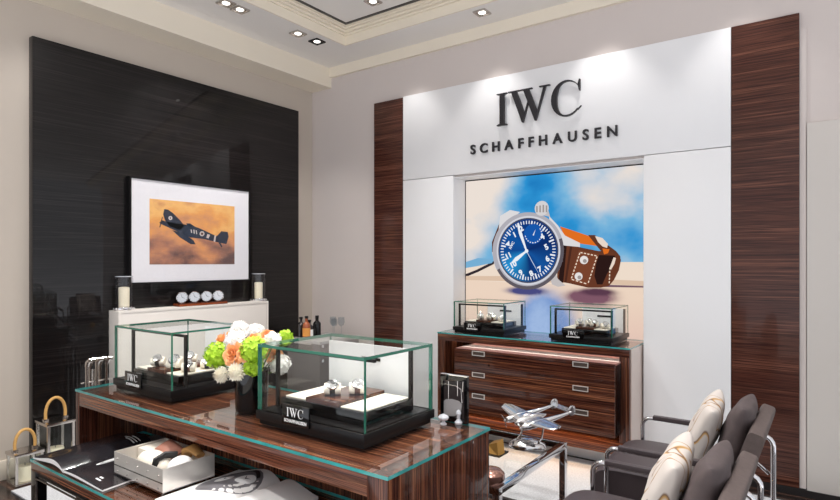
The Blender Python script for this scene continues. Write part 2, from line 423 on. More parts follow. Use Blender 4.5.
# ================================================================ SIGN
EXB = EX; NB = -EY                                   # on the back wall: reading direction +X, facing -Y
YS = W
p0 = P(498.5, 127, Y=YS)
t = thing('brand_sign', 'large dark serif IWC letters high on the white wall', 'sign', (p0.x+.34, YS, p0.z))
iwc('letter', t, 'letter', (p0.x, YS-.012, p0.z), EXB, EZ, NB, .265, .022, split=True, gap=.03)
x0, x1 = P(471.5, 145, Y=YS).x, P(618, 126, Y=YS).x
zt, zb = P(472, 145.5, Y=YS).z, P(472, 154.5, Y=YS).z
t2 = thing('brand_sign', 'spaced dark SCHAFFHAUSEN lettering below the big serif letters', 'sign', ((x0+x1)/2, YS, zb))
word = 'SCHAFFHAUSEN'
ms = [text_mesh(ch, (zt-zb)/.70, .008, .0022) for ch in word]
ws = [(min(v.co.x for v in me.vertices), max(v.co.x for v in me.vertices)) for me in ms]
gp = (x1-x0-sum(b-a for a, b in ws))/(len(word)-1); xx = x0
for me, (a, b) in zip(ms, ws):
    place_mesh(me, 'letter', 'letter', t2, (xx-a, YS-.014, zb), EXB, EZ, NB); xx += b-a+gp

# ================================================================ LIT SCREEN with the watch picture
YP = NY-.012
t = thing('lit_screen', 'large backlit picture of a blue dial watch in the wall niche', 'screen', ((NL+NR)/2, NY, 1.0))
boxes((NL+.006, NR-.006, YP, NY, .88, NT-.006)).build('screen_frame', 'black', t)
# sky and table of the picture: one flat luminous sheet
m = bpy.data.materials.new('luminous_sky_print'); m.use_nodes = True; nt = m.node_tree; nt.nodes.clear()
o = nt.nodes.new('ShaderNodeOutputMaterial'); e = nt.nodes.new('ShaderNodeEmission'); nt.links.new(e.outputs[0], o.inputs[0])
tc = nt.nodes.new('ShaderNodeTexCoord'); sx = nt.nodes.new('ShaderNodeSeparateXYZ'); nt.links.new(tc.outputs['Object'], sx.inputs[0])
def mth(op, a, b=None):
    n = nt.nodes.new('ShaderNodeMath'); n.operation = op
    if op == 'MULTIPLY_ADD': n.inputs[2].default_value = .62
    for i, v in enumerate((a, b)):
        if v is None: continue
        if isinstance(v, (int, float)): n.inputs[i].default_value = v
        else: nt.links.new(v, n.inputs[i])
    return n.outputs[0]
nz = nt.nodes.new('ShaderNodeTexNoise'); nz.inputs['Scale'].default_value = 2.6; nz.inputs['Detail'].default_value = 4; nz.inputs['Roughness'].default_value = .45
mp = nt.nodes.new('ShaderNodeMapping'); mp.inputs['Location'].default_value = (3.1, 0, 1.7); mp.inputs['Scale'].default_value = (1, 1, 1.4)
nt.links.new(tc.outputs['Object'], mp.inputs[0]); nt.links.new(mp.outputs[0], nz.inputs['Vector'])
cl = mth('MULTIPLY', mth('SUBTRACT', nz.outputs['Fac'], .5), .8)
for px, py, r_, am in ((468, 195, .34, .62), (470, 245, .30, .50), (500, 172, .22, .30), (628, 176, .30, .46), (592, 194, .20, .26), (570, 172, .2, .22), (640, 262, .3, .22), (560, 262, .3, .14)):
    q = P(px, py, Y=YP); ax, az = q.x-(NL+NR)/2, q.z-1.0
    dx = mth('SUBTRACT', sx.outputs['X'], ax); dz = mth('SUBTRACT', sx.outputs['Z'], az)
    d2 = mth('ADD', mth('MULTIPLY', dx, dx), mth('MULTIPLY', dz, dz))
    cl = mth('ADD', cl, mth('MULTIPLY', mth('EXPONENT', mth('MULTIPLY', d2, -1/(r_*r_))), am))
cl = mth('ADD', cl, .28)
rr = ramp(nt, [(.12, (22, 112, 184)), (.32, (46, 148, 212)), (.50, (124, 184, 222)), (.68, (206, 212, 220)), (.86, (238, 226, 216))])
nt.links.new(cl, rr.inputs['Fac']); nt.links.new(rr.outputs['Color'], e.inputs[0]); e.inputs[1].default_value = EK
M['skyprint'] = m
LAY = [0]
def E_(name, rgb, k=1.0):
    if name not in M: M[name] = emit(name, rgb, k)
    return name
def art(name, polys, m, parent=t, plane='B', lay=None):
    if len(polys) > 1 and name in ('case_lug', 'buckle', 'strap_rivet', 'rivet_shade'):
        for q_ in polys: art(name, [q_], m, parent, plane, lay)
        return
    """flat printed shape: px outlines on the picture plane"""
    LAY[0] += 1
    d = .0004*LAY[0] if lay is None else lay
    mb = MB()
    for pts in polys:
        if plane == 'B': mb.poly([P(x, y, Y=YP-d) for x, y in pts])
        else: mb.poly([P(x, y, X=PFRAME+d) for x, y in pts])
    return mb.build(name, m, parent, smooth=False)
def circ(c, r, n=40, a0=0, a1=360):
    return [(c[0]+r*math.cos(R(a0+(a1-a0)*i/n)), c[1]+r*math.sin(R(a0+(a1-a0)*i/n))) for i in range(n if a1-a0 == 360 else n+1)]
def artw(name, polys, m, lay=None):
    """same, outlines given in metres (x, z) on the screen plane"""
    LAY[0] += 1
    d = .0004*LAY[0] if lay is None else lay
    mb = MB()
    for pts in polys: mb.poly([(x, YP-d, z) for x, z in pts])
    return mb.build(name, m, t, smooth=False)
mb = MB(); mb.poly([(NL+.012, YP-.0002, .9), (NR-.008, YP-.0002, .9), (NR-.008, YP-.0002, NT-.014), (NL+.012, YP-.0002, NT-.014)])
mb.build('sky_print', 'skyprint', t)
xl, xr = 465.8, 643.5
art('cream_landscape', [[(xl, 266), (478, 262), (492, 263), (520, 262), (560, 258), (600, 262), (xr, 262), (xr, 288), (xl, 288)]], E_('art_cream', (240, 222, 205)))
art('dark_wing_line', [[(xl, 274), (476, 270), (490, 263), (494, 261), (494, 264), (478, 272), (xl, 277)]], E_('art_dark', (52, 44, 50)))
art('blue_haze', [[(xl, 262), (478, 258), (494, 259), (492, 263), (478, 266), (xl, 268)]], E_('art_haze', (120, 176, 214)))
art('horizon_strip', [[(xl, 276), (500, 276), (600, 279), (xr, 281), (xr, 286), (600, 284), (500, 281), (xl, 280)]], E_('art_tan', (222, 194, 170)))
mt_ = bpy.data.materials.new('luminous_tabletop_print'); mt_.use_nodes = True; nt = mt_.node_tree; nt.nodes.clear()
o = nt.nodes.new('ShaderNodeOutputMaterial'); e = nt.nodes.new('ShaderNodeEmission'); nt.links.new(e.outputs[0], o.inputs[0]); e.inputs[1].default_value = EK
tc = nt.nodes.new('ShaderNodeTexCoord'); sx = nt.nodes.new('ShaderNodeSeparateXYZ'); nt.links.new(tc.outputs['Object'], sx.inputs[0])
col = ramp(nt, [(0, (222, 190, 180)), (.45, (232, 202, 186)), (1, (238, 214, 194))])
nt.links.new(mth('MULTIPLY_ADD', sx.outputs['Z'], 2.2), col.inputs['Fac']); cur = col.outputs['Color']
nz = nt.nodes.new('ShaderNodeTexNoise'); nz.inputs['Scale'].default_value = 26; nt.links.new(tc.outputs['Object'], nz.inputs['Vector'])
for px, py, rx, rz, rgb, am in ((545, 322, .24, .24, (112, 146, 204), 1.25), (540, 330, .14, .28, (160, 186, 226), .9), (526, 291, .18, .035, (74, 76, 130), 1.1), (590, 297, .20, .06, (128, 88, 104), 1.2), (598, 292, .14, .03, (92, 60, 78), 1.0)):
    q = P(px, py, Y=YP); dx = mth('MULTIPLY', mth('SUBTRACT', sx.outputs['X'], q.x-(NL+NR)/2), 1/rx); dz = mth('MULTIPLY', mth('SUBTRACT', sx.outputs['Z'], q.z-1.0), 1/rz)
    d2 = mth('ADD', mth('MULTIPLY', dx, dx), mth('MULTIPLY', dz, dz))
    f_ = mth('MINIMUM', mth('MULTIPLY', mth('EXPONENT', mth('MULTIPLY', mth('MULTIPLY', d2, d2), -1)), mth('MULTIPLY_ADD', nz.outputs['Fac'], .5)), 1)
    mx = nt.nodes.new('ShaderNodeMix'); mx.data_type = 'RGBA'; nt.links.new(mth('MULTIPLY', f_, am*1.3), mx.inputs[0]); mx.clamp_factor = True
    nt.links.new(cur, mx.inputs[6]); mx.inputs[7].default_value = lin(rgb); cur = mx.outputs[2]
nt.links.new(cur, e.inputs[0]); M['tableprint'] = mt_
art('tabletop_print', [[(xl, 280), (520, 283), (xr, 287), (xr, 345), (xl, 345)]], 'tableprint')
art('table_edge_line', [[(600, 284.5), (xr, 286), (xr, 287.6), (600, 287)]], E_('art_mauve', (120, 92, 104)))
# strap
cx5, cy5 = 550, 210
def q5(L): return [(cx5+x/5, cy5+y/5) for x, y in L]
art('strap_stub', [[(501, 219), (505, 221), (498, 240), (495, 256), (492, 252), (492, 242)]], E_('art_strapd', (98, 56, 40)))
art('strap_lining', [q5([(50, 82), (100, 98), (190, 128), (245, 160), (235, 180), (150, 168), (70, 128)])], E_('art_orange', (226, 112, 34)))
art('strap_loop', [q5([(190, 125), (225, 125), (275, 165), (330, 205), (352, 232), (352, 258), (300, 250), (250, 200)])], E_('art_strapd', (98, 56, 40)))
art('strap_outer', [q5([(40, 175), (110, 178), (240, 205), (300, 205), (345, 225), (355, 250), (345, 300), (320, 350), (295, 380), (255, 388), (190, 388), (100, 368), (35, 355)])], E_('art_strap', (104, 58, 40)))
art('strap_keeper', [q5([(62, 176), (84, 177), (66, 364), (42, 358)])], E_('art_deep', (44, 26, 24)))
art('strap_keeper', [q5([(100, 178), (112, 179), (82, 364), (72, 362)])], E_('art_strap2', (76, 42, 32)))
art('strap_shadow', [q5([(245, 225), (325, 228), (318, 270), (285, 320), (262, 372), (235, 372), (222, 330), (230, 270)])], E_('art_deep', (44, 26, 24)))
art('buckle', [q5([(225, 130), (262, 140), (290, 170), (285, 190), (262, 182), (240, 160)]), q5([(318, 236), (330, 240), (322, 270), (304, 300), (300, 285)])], E_('art_cream2', (236, 218, 204)))
art('buckle_leather', [q5([(262, 192), (298, 196), (290, 216), (270, 222)])], E_('art_orange', (226, 112, 34)))
art('strap_patch', [q5([(145, 202), (242, 222), (190, 380), (98, 352)])], E_('art_patch', (122, 68, 46)))
st = []
def dash(a, b, n):
    for i in range(n):
        u, v = (i+.15)/n, (i+.75)/n
        p = (a[0]+(b[0]-a[0])*u, a[1]+(b[1]-a[1])*u); q = (a[0]+(b[0]-a[0])*v, a[1]+(b[1]-a[1])*v)
        L = math.hypot(q[0]-p[0], q[1]-p[1]); nx, ny = -(q[1]-p[1])/L*2.6, (q[0]-p[0])/L*2.6
        st.append(q5([(p[0]-nx, p[1]-ny), (q[0]-nx, q[1]-ny), (q[0]+nx, q[1]+ny), (p[0]+nx, p[1]+ny)]))
dash((150, 212), (236, 230), 5); dash((236, 230), (190, 368), 8); dash((150, 212), (106, 346), 8); dash((106, 346), (186, 370), 4)
art('stitching', st, E_('art_stitch', (246, 226, 204)))
st = []; dash((300, 285), (296, 370), 5); art('stitching', st, 'art_stitch')
art('strap_rivet', [q5(circ((170, 250), 21, 18)), q5(circ((143, 332), 20, 18))], E_('art_steel', (232, 228, 226)))
art('rivet_shade', [q5(circ((174, 255), 10, 12)), q5(circ((147, 337), 10, 12))], E_('art_steeld', (160, 152, 150)))
# watch case, in metres on the screen plane
pc = P(528, 250.5, Y=YP); WX, WZ = pc.x, pc.z
def pw(x, y): q = P(x, y, Y=YP); return (q.x, q.z)
art('case_lug', [q5([(-5, 30), (40, 78), (75, 128), (150, 165), (150, 185), (75, 178), (50, 170), (40, 250), (20, 300)]), [(492, 252), (495, 268), (505, 279), (512, 284), (505, 270), (498, 255)], [(500, 216), (510, 210), (520, 212), (506, 225), (498, 236)]], E_('art_case', (222, 220, 222)))
art('lower_lug', [q5([(20, 300), (40, 345), (78, 378), (40, 384), (10, 372), (0, 340)])], E_('art_case2', (196, 190, 190)))
artw('watch_case', [circ((WX-.006, WZ-.004), .325, 64)], E_('art_case3', (178, 176, 184)))
artw('case_shade', [[(WX-.006+.325*math.cos(R(a)), WZ-.004+.325*math.sin(R(a))) for a in range(-150, 21, 6)]+[(WX-.006+.296*math.cos(R(a)), WZ-.004+.296*math.sin(R(a))) for a in range(18, -151, -6)]], E_('art_caseshade', (96, 90, 98)))
artw('bezel', [circ((WX, WZ), .290, 64)], E_('art_bezel', (214, 214, 222)))
artw('bezel_inner', [circ((WX, WZ), .274, 64)], E_('art_bezelin', (70, 76, 100)))
md = bpy.data.materials.new('luminous_blue_dial'); md.use_nodes = True; n2 = md.node_tree; n2.nodes.clear()
oo = n2.nodes.new('ShaderNodeOutputMaterial'); ee = n2.nodes.new('ShaderNodeEmission'); n2.links.new(ee.outputs[0], oo.inputs[0])
tcd = n2.nodes.new('ShaderNodeTexCoord'); mpd = n2.nodes.new('ShaderNodeMapping'); mpd.inputs['Scale'].default_value = (3.6, 3.6, 3.6)
gr = n2.nodes.new('ShaderNodeTexGradient'); gr.gradient_type = 'RADIAL'
# the sunburst of the printed dial
rot = n2.nodes.new('ShaderNodeMapping'); rot.inputs['Rotation'].default_value = (R(90), 0, 0)
n2.links.new(tcd.outputs['Object'], rot.inputs[0]); n2.links.new(rot.outputs[0], gr.inputs[0])
rd = ramp(n2, [(0, (20, 74, 146)), (.12, (18, 84, 160)), (.2, (16, 60, 130)), (.45, (14, 46, 108)), (.62, (22, 84, 158)), (.72, (14, 48, 112)), (.90, (40, 150, 214)), (1, (20, 74, 146))])
n2.links.new(gr.outputs[0], rd.inputs['Fac']); n2.links.new(rd.outputs['Color'], ee.inputs[0]); ee.inputs[1].default_value = EK
M['dialprint'] = md
LAY[0] += 1
mb = MB(); mb.poly([(x, YP-.0004*LAY[0], z) for x, z in circ((WX, WZ), .262, 64)])
mb.build('watch_dial', 'dialprint', t, smooth=False, shift=(WX, YP, WZ))
tk = []
for i in range(60):
    a = R(i*6+20); r0, r1, hw = (.205, .25, .0065) if i % 5 == 0 else (.222, .25, .0042)
    c_, s_ = math.cos(a), math.sin(a)
    tk.append([(WX+r0*c_-hw*s_, WZ+r0*s_+hw*c_), (WX+r1*c_-hw*s_, WZ+r1*s_+hw*c_), (WX+r1*c_+hw*s_, WZ+r1*s_-hw*c_), (WX+r0*c_+hw*s_, WZ+r0*s_-hw*c_)])
artw('minute_track', tk, E_('art_white', (240, 244, 250)))
sdx, sdz = pw(534, 234)
artw('small_dial', [circ((sdx, sdz), .085, 30)], E_('art_sub', (24, 88, 172)))
artw('small_dial_ring', [[(sdx+.078*math.cos(R(a)), sdz+.078*math.sin(R(a))), (sdx+.078*math.cos(R(a+9)), sdz+.078*math.sin(R(a+9))), (sdx+.070*math.cos(R(a+9)), sdz+.070*math.sin(R(a+9))), (sdx+.070*math.cos(R(a)), sdz+.070*math.sin(R(a)))] for a in range(-170, 40, 18)]
     +[[(sdx-.006, sdz-.01), (sdx+.004, sdz-.014), (sdx+.022, sdz+.04)]], 'art_white')
LAY[0] += 1
for ch, x, y in (('11', 509, 255.6), ('10', 513.8, 264.4), ('1', 515.2, 234.6), ('2', 522, 228.6), ('4', 543, 236.6), ('5', 547, 246.8), ('6', 548, 258.6), ('7', 540.4, 269), ('8', 532, 273.2), ('9', 521.4, 272.4)):
    q = P(x, y, Y=YP); me = text_mesh(ch, .062, 0, .003)
    r = R(28); ex = Vector((math.cos(r), 0, math.sin(r))); ey = Vector((-math.sin(r), 0, math.cos(r)))
    place_mesh(me, 'dial_numeral', 'art_white', t, Vector((q.x, YP-.0004*LAY[0], q.z))-ey*.022, ex, ey, NB)
me = text_mesh('IWC', .034, 0, .001); place_mesh(me, 'dial_name', 'art_white', t, (P(513.5, 246, Y=YP).x, YP-.0004*LAY[0], P(513.5, 246, Y=YP).z), Vector((.5, 0, .866)), Vector((-.866, 0, .5)), NB)
a_ = pw(508.6, 243.6)
artw('dial_triangle', [[(a_[0]-.026, a_[1]-.01), (a_[0]+.018, a_[1]-.022), (a_[0]+.012, a_[1]+.024)]], 'art_white')
def hand(name, a, b, w0, w1, m):
    a, b = Vector(pw(*a)), Vector(pw(*b)); d = (b-a).normalized(); n = Vector((-d.y, d.x)); mid = a.lerp(b, .62)
    artw(name, [[tuple(a-n*w0*.5), tuple(mid-n*w1), tuple(b), tuple(mid+n*w1), tuple(a+n*w0*.5)]], m)
hand('second_hand', (525, 247), (540.5, 275.5), .006, .003, E_('art_pale', (200, 214, 236)))
hand('hour_hand', (527.4, 251), (511, 264), .012, .018, 'art_white')
hand('minute_hand', (527.4, 251), (517.6, 223), .012, .015, 'art_white')
artw('hand_cap', [circ(pw(527.4, 251), .016, 16)], 'art_white')
artw('crown_neck', [[pw(537, 214), pw(551, 217), pw(549, 210), pw(539, 208)]], 'art_case2')
artw('watch_crown', [circ(pw(542.5, 208.5), .062, 20)], E_('art_crown', (214, 212, 214)))
artw('crown_flute', [[pw(537+i*3.2, 205+abs(i-2)*.6), pw(538.6+i*3.2, 205+abs(i-2)*.6), pw(538.6+i*3.2, 212.5), pw(537+i*3.2, 212.5)] for i in range(4)], 'art_steeld')

# ================================================================ FRAMED AIRCRAFT PRINT on the black panel
PFRAME = PF+.045
t = thing('framed_picture', 'black framed print of a propeller aircraft in orange clouds', 'picture', (PF, P(190, 230, X=PFRAME).y, P(190, 282, X=PFRAME).z))
b0, b1 = P(128.5, 283, X=PFRAME), P(249, 281, X=PFRAME)
t0 = P(131, 177.5, X=PFRAME)
fy0, fy1, fz0, fz1 = P(131, 178, X=PFRAME).y, P(248.5, 191, X=PFRAME).y, b0.z-.012, t0.z+.012
fw = .014
boxes((PF+.001, PFRAME+.008, fy0-fw, fy0, fz0, fz1), (PF+.001, PFRAME+.008, fy1, fy1+fw, fz0, fz1), (PF+.001, PFRAME+.008, fy0, fy1, fz0, fz0+fw), (PF+.001, PFRAME+.008, fy0, fy1, fz1-fw, fz1)).build('frame', 'black', t)
M['mat'] = mat('pale_mount_board', (232, 230, 234), .6)
boxes((PF+.001, PFRAME, fy0, fy1, fz0+fw, fz1-fw)).build('mount', 'mat', t)
ma, nta, ba = new('orange_cloud_print')
tca = nta.nodes.new('ShaderNodeTexCoord'); na = nta.nodes.new('ShaderNodeTexNoise'); na.inputs['Scale'].default_value = 4.2; na.inputs['Detail'].default_value = 6
mpa = nta.nodes.new('ShaderNodeMapping'); mpa.inputs['Scale'].default_value = (1, 1, 1.9); sxa = nta.nodes.new('ShaderNodeSeparateXYZ')
nta.links.new(tca.outputs['Object'], mpa.inputs[0]); nta.links.new(mpa.outputs[0], na.inputs['Vector']); nta.links.new(tca.outputs['Object'], sxa.inputs[0])
m1 = nta.nodes.new('ShaderNodeMath'); m1.operation = 'MULTIPLY_ADD'; m1.inputs[1].default_value = 1.1; m1.inputs[2].default_value = .06
nta.links.new(sxa.outputs['Z'], m1.inputs[0])
m2 = nta.nodes.new('ShaderNodeMath'); m2.operation = 'ADD'; nta.links.new(na.outputs['Fac'], m2.inputs[0]); nta.links.new(m1.outputs[0], m2.inputs[1])
ra = ramp(nta, [(.26, (104, 78, 74)), (.42, (170, 116, 92)), (.58, (212, 146, 98)), (.72, (230, 160, 88)), (.86, (240, 186, 112)), (1.0, (214, 150, 96))])
nta.links.new(m2.outputs[0], ra.inputs['Fac']); nta.links.new(ra.outputs['Color'], ba.inputs['Base Color']); ba.inputs['Roughness'].default_value = .4
M['cloudprint'] = ma
y0_, y1_ = P(149.5, 198, X=PFRAME).y, P(234.5, 206, X=PFRAME).y
z1_, z0_ = P(149.5, 198.5, X=PFRAME).z, P(149.5, 264.5, X=PFRAME).z
mb = MB(); mb.box(PFRAME, PFRAME+.0006, y0_, y1_, z0_, z1_); mb.build('print', 'cloudprint', t, shift=(PFRAME, (y0_+y1_)/2, z0_+.22))
M['navy'] = mat('navy_print_ink', (40, 46, 62), .5, noise=.25, nscale=30)
M['navy2'] = mat('pale_print_ink', (206, 196, 190), .5)
M['glow'] = mat('golden_print_ink', (244, 190, 110), .5)
def q3(L): return [(120+x/3.571, 150+y/3.571) for x, y in L]
LAY[0] = 3
art('aircraft_print', [q3([(140, 260), (150, 250), (165, 256), (200, 262), (232, 266), (262, 272), (285, 280), (345, 308), (362, 290), (385, 293), (388, 310), (380, 336), (350, 330), (300, 318), (250, 312), (225, 300), (185, 282), (150, 266)]),
     q3([(158, 211), (172, 213), (190, 226), (214, 250), (230, 270), (214, 286), (180, 274), (161, 252), (154, 230)]), q3([(186, 286), (228, 298), (262, 322), (270, 337), (252, 336), (214, 312)]),
     q3([(352, 332), (358, 330), (366, 344), (362, 348)]), q3([(150, 240), (153, 240), (144, 276), (140, 276)]), q3([(236, 262), (250, 262), (268, 274), (242, 272)])], 'navy', t, 'A')
art('aircraft_mark', [q3(circ((180, 243), 7, 14)), q3(circ((293, 299), 9, 14)), q3([(252, 284), (256, 284), (258, 296), (254, 296)]), q3([(262, 284), (266, 285), (267, 299), (263, 298)]), q3([(270, 286), (274, 287), (276, 301), (272, 300)]), q3([(312, 300), (322, 303), (316, 316), (308, 313)]), q3([(338, 304), (343, 306), (340, 328), (334, 326)])], 'navy2', t, 'A')
art('roundel_centre', [q3(circ((293, 299), 4.5, 12)), q3(circ((180, 243), 3, 10))], 'strapbrown', t, 'A')
mb = MB(); mb.box(PFRAME+.006, PFRAME+.0075, fy0, fy1, fz0+fw, fz1-fw); mb.build('picture_glass', glass('picture_glazing', (1, 1, 1), .5), t)

# ================================================================ MANTEL with candles and clocks
MX = PF+.145; MZ = 1.085
my0, my1 = P(118.5, 313, X=MX).y, P(268.5, 302, X=MX).y
t = thing('mantel', 'ivory mantel block against the black wood panel, candles on its ends', 'mantel', (PF, (my0+my1)/2, 0))
boxes((PF+.001, MX-.003, my0+.02, my1-.02, .0, MZ-.02), bev=.003).build('body', 'mantel', t)
boxes((PF+.001, MX, my0, my0+.02, .0, MZ), (PF+.001, MX, my1-.02, my1, .0, MZ), (PF+.001, MX, my0+.02, my1-.02, MZ-.02, MZ), bev=.002).build('surround', 'mantel', t)
def hurricane(x, y, z, label):
    t = thing('hurricane_candle', label, 'candle', (x, y, z), 'pillar candles in glass cylinders')
    MB().lathe([(.064, 0), (.068, .006), (.068, .02), (.064, .026), (.03, .030), (0, .030)], (x, y, z), 28).build('base', 'chrome', t)
    for i in range(8):
        a = i*math.pi/4+.2; MB().ball((x+.067*math.cos(a), y+.067*math.sin(a), z+.013), .010, 0, 10, 6).build('stud', 'alu', t)
    MB().lathe([(.062, .0265), (.062, .255), (.059, .255), (.059, .031)], (x, y, z), 32).build('glass_cylinder', 'sglass', t)
    MB().lathe([(.0585, .253), (.0625, .253), (.0625, .259), (.0585, .259)], (x, y, z), 32).build('glass_rim', 'crystalw', t)
    c = MB().lathe([(0, .031), (.037, .031), (.038, .168), (.035, .174), (.012, .178), (0, .177)], (x, y, z), 24).build('pillar_candle', 'wax', t)
    MB().tube([(x, y, z+.176), (x+.002, y, z+.20)], .0018, 6).build('wick', 'wick', c)
hy = P(124, 311, X=MX-.072).y; hurricane(MX-.072, hy, MZ, 'ivory candle in a glass cylinder on the left end of the mantel')
hy = P(258.5, 303, X=MX-.072).y; hurricane(MX-.072, hy, MZ, 'ivory candle in a glass cylinder on the right end of the mantel')
cy0, cy1 = P(176, 307, X=MX-.072).y, P(224, 304, X=MX-.072).y
t = thing('desk_clock_row', 'row of four round silver clocks on a walnut block on the mantel', 'clock', (MX-.072, (cy0+cy1)/2, MZ))
boxes((MX-.115, MX-.02, cy0, cy1, MZ+.001, MZ+.024), bev=.003).build('base_block', 'walnut', t)
for i in range(4):
    y = cy0+(cy1-cy0)*(i+.5)/4
    rm = Matrix.Rotation(R(32), 3, 'Z') @ Matrix.Rotation(R(78), 3, 'Y')
    rm = Matrix.Rotation(R(-38), 3, 'Z') @ Matrix.Rotation(R(80), 3, 'Y')
    c = Vector((MX-.0720, y, MZ+.024+.046))
    k = MB().lathe([(.0, -.045), (.03, -.042), (.040, -.03), (.045, .0), (.048, .02), (.045, .026), (.041, .022)], c, 28, m=rm).build('clock_case', 'alu', t)
    MB().lathe([(.041, .0215), (0, .0216)], c, 28, m=rm).build('clock_dial', 'dialw', k)
    h = MB()
    for a, L in ((R(70), .024), (R(200), .034)):
        d = Vector((math.cos(a), math.sin(a), 0)); n = Vector((-d.y, d.x, 0))*.0016
        h.poly([c+rm @ (v+Vector((0, 0, .0225))) for v in (-n, d*L-n*.5, d*L+n*.5, n)])
    for j in range(12):
        a = j*math.pi/6; d = Vector((math.cos(a), math.sin(a), 0)); n = Vector((-d.y, d.x, 0))*.0014
        h.poly([c+rm @ (v+Vector((0, 0, .0223))) for v in (d*.034-n, d*.042-n, d*.042+n, d*.034+n)])
    h.build('hands', 'ink', k)

# ================================================================ FIRE TOOLS and LANTERNS at the left
tx, ty = -4.2, P(93, 420, X=-4.2).y
t = thing('fire_tool_set', 'nickel fireside tool stand on the floor beside the mantel', 'fire tools', (tx, ty, 0))
MB().lathe([(.0, .0), (.072, .0), (.072, .012), (.03, .02), (.014, .03), (.0, .03)], (tx, ty, .001), 28).build('stand_base', 'steel', t)
MB().tube([(tx, ty, .02), (tx, ty, .70)], .010, 10).build('stand_post', 'steel', t)
zt = .765
for i, dy in enumerate((-.066, -.033, .0, .033, .066)):
    xx = tx+(.03 if i % 2 else .055)
    MB().tube([(xx, ty+dy, .10), (xx, ty+dy, zt-.03)], [.008, .010], 8).tube([(xx, ty+dy-.0, zt-.034), (xx+.004, ty+dy+.004, zt-.006), (xx+.012, ty+dy+.014, zt+.008), (xx+.02, ty+dy+.034, zt+.006)], [.013, .017, .017, .013], 8).build('tool', 'steel', t)
MB().tube([(tx+.04, ty-.10, .62), (tx+.04, ty+.10, .62)], .006, 8).tube([(tx, ty, .62), (tx+.04, ty, .62)], .006, 8).build('hook_bar', 'steel', t)
def lantern(x0, x1, y0, y1, h, label, rise):
    t = thing('lantern', label, 'lantern', ((x0+x1)/2, (y0+y1)/2, 0), 'glass lanterns on the floor')
    b = .016
    boxes((x0, x1, y0, y1, .001, .02), bev=.003).build('base', 'steel', t)
    for x in (x0, x1-b):
        for y in (y0, y1-b): boxes((x, x+b, y, y+b, .02, h-.02)).build('post', 'steel', t)
    boxes((x0-.006, x1+.006, y0-.006, y1+.006, h-.02, h), bev=.003).build('lid', 'steel', t)
    g = .004
    for q in ((x0+b, x1-b, y0+g, y0+g*2), (x0+b, x1-b, y1-g*2, y1-g), (x0+g, x0+g*2, y0+b, y1-b), (x1-g*2, x1-g, y0+b, y1-b)):
        boxes((q[0], q[1], q[2], q[3], .02, h-.02)).build('pane', 'glass', t)
    cx, cy = (x0+x1)/2, (y0+y1)/2
    r = (y1-y0)*.36
    pts = [(cx, cy-r, h+.0), (cx, cy-r*1.02, h+rise*.35)]+[(cx, cy-r*math.cos(R(a)), h+rise*.35+rise*.65*math.sin(R(a))) for a in range(15, 180, 15)]+[(cx, cy+r*1.02, h+rise*.35), (cx, cy+r, h)]
    MB().tube(pts, .010, 10).build('handle', 'rope', t)
    for s in (-1, 1): boxes((cx-.014, cx+.014, cy+s*r-.016, cy+s*r+.016, h, h+.016), bev=.003).build('handle_mount', 'steel', t)
    c = thing('pillar_candle', 'white pillar candle inside the '+('front' if h < .28 else 'rear')+' lantern', 'candle', (cx, cy, .021), 'lantern candles')
    MB().lathe([(0, .021), (.05, .021), (.051, .021+h*.42), (.046, .021+h*.44), (0, .021+h*.435)], (cx, cy, 0), 24).build('wax', 'wax', c)
    MB().tube([(cx, cy, .021+h*.43), (cx, cy, .021+h*.43+.018)], .0016, 6).build('wick', 'wick', c)
lantern(-4.375, -4.225, 1.455, 1.615, .215, 'low nickel and glass lantern with a tan hoop handle, at the left edge', .135)
lantern(-4.39, -4.205, 1.632, 1.80, .375, 'tall nickel and glass lantern with a tan hoop handle, behind the low one', .15)

# ================================================================ DISPLAY TABLES
def slab(x0, x1, y0, y1, z0, z1): return MB().box(x0, x1, y0, y1, z0, z1, 0, edge_mi=1)
TX0, TX1, TY0, TY1, TZ = -3.283, -1.135, 1.406, 2.075, .77
t = thing('display_table', 'long macassar display table with a glass top carrying two vitrines', 'table', ((TX0+TX1)/2, (TY0+TY1)/2, 0))
slab(TX0, TX1, TY0, TY1, TZ-.012, TZ).build('glass_top', ['tglass', 'edget'], t)
boxes((TX0+.043, TX1-.09, TY0+.003, TY1-.003, .686, TZ-.0125), bev=.001).build('top_board', 'ebtop', t)
boxes((TX0+.003, TX0+.043, TY0+.003, TY1-.003, .0105, TZ-.0125), bev=.001).build('side_panel', 'ebz', t)
boxes((TX1-.09, TX1-.003, TY0+.003, TY1-.003, .0105, TZ-.0125), bev=.001).build('side_panel', 'ebz', t)
boxes((TX0+.043, TX1-.09, 1.90, 1.93, .0105, .686)).build('back_panel', 'ebz', t)
FX0, FX1, FY0, FY1, FZ = -3.134, -1.46, 1.14, 1.70, .5
t = thing('display_table', 'low macassar table in the foreground with magazines on its glass top', 'table', ((FX0+FX1)/2, (FY0+FY1)/2, 0))
slab(FX0, FX1, FY0, FY1, FZ-.012, FZ).build('glass_top', ['tglass', 'edget'], t)
boxes((FX0+.003, FX1-.003, FY0+.003, FY1-.003, FZ-.052, FZ-.0125), bev=.001).build('top_board', 'ebtop', t)
for x in (FX0+.003, FX1-.053):
    for y in (FY0+.003, FY1-.053): boxes((x, x+.05, y, y+.05, .0105 if y > 1.4 and x < -2.15 else .001, FZ-.052), bev=.001).build('leg', 'gloss_black', t)
boxes((FX0+.053, FX0+.058, FY0+.002, FY0+.01, .055, FZ-.08), (FX0+.053, FX1-.053, FY0+.002, FY0+.01, FZ-.085, FZ-.08)).build('metal_inlay', 'steel', t)
boxes((FX0+.053, FX1-.053, FY0+.011, FY0+.03, FZ-.078, FZ-.052)).build('under_rail', 'gloss_black', t)

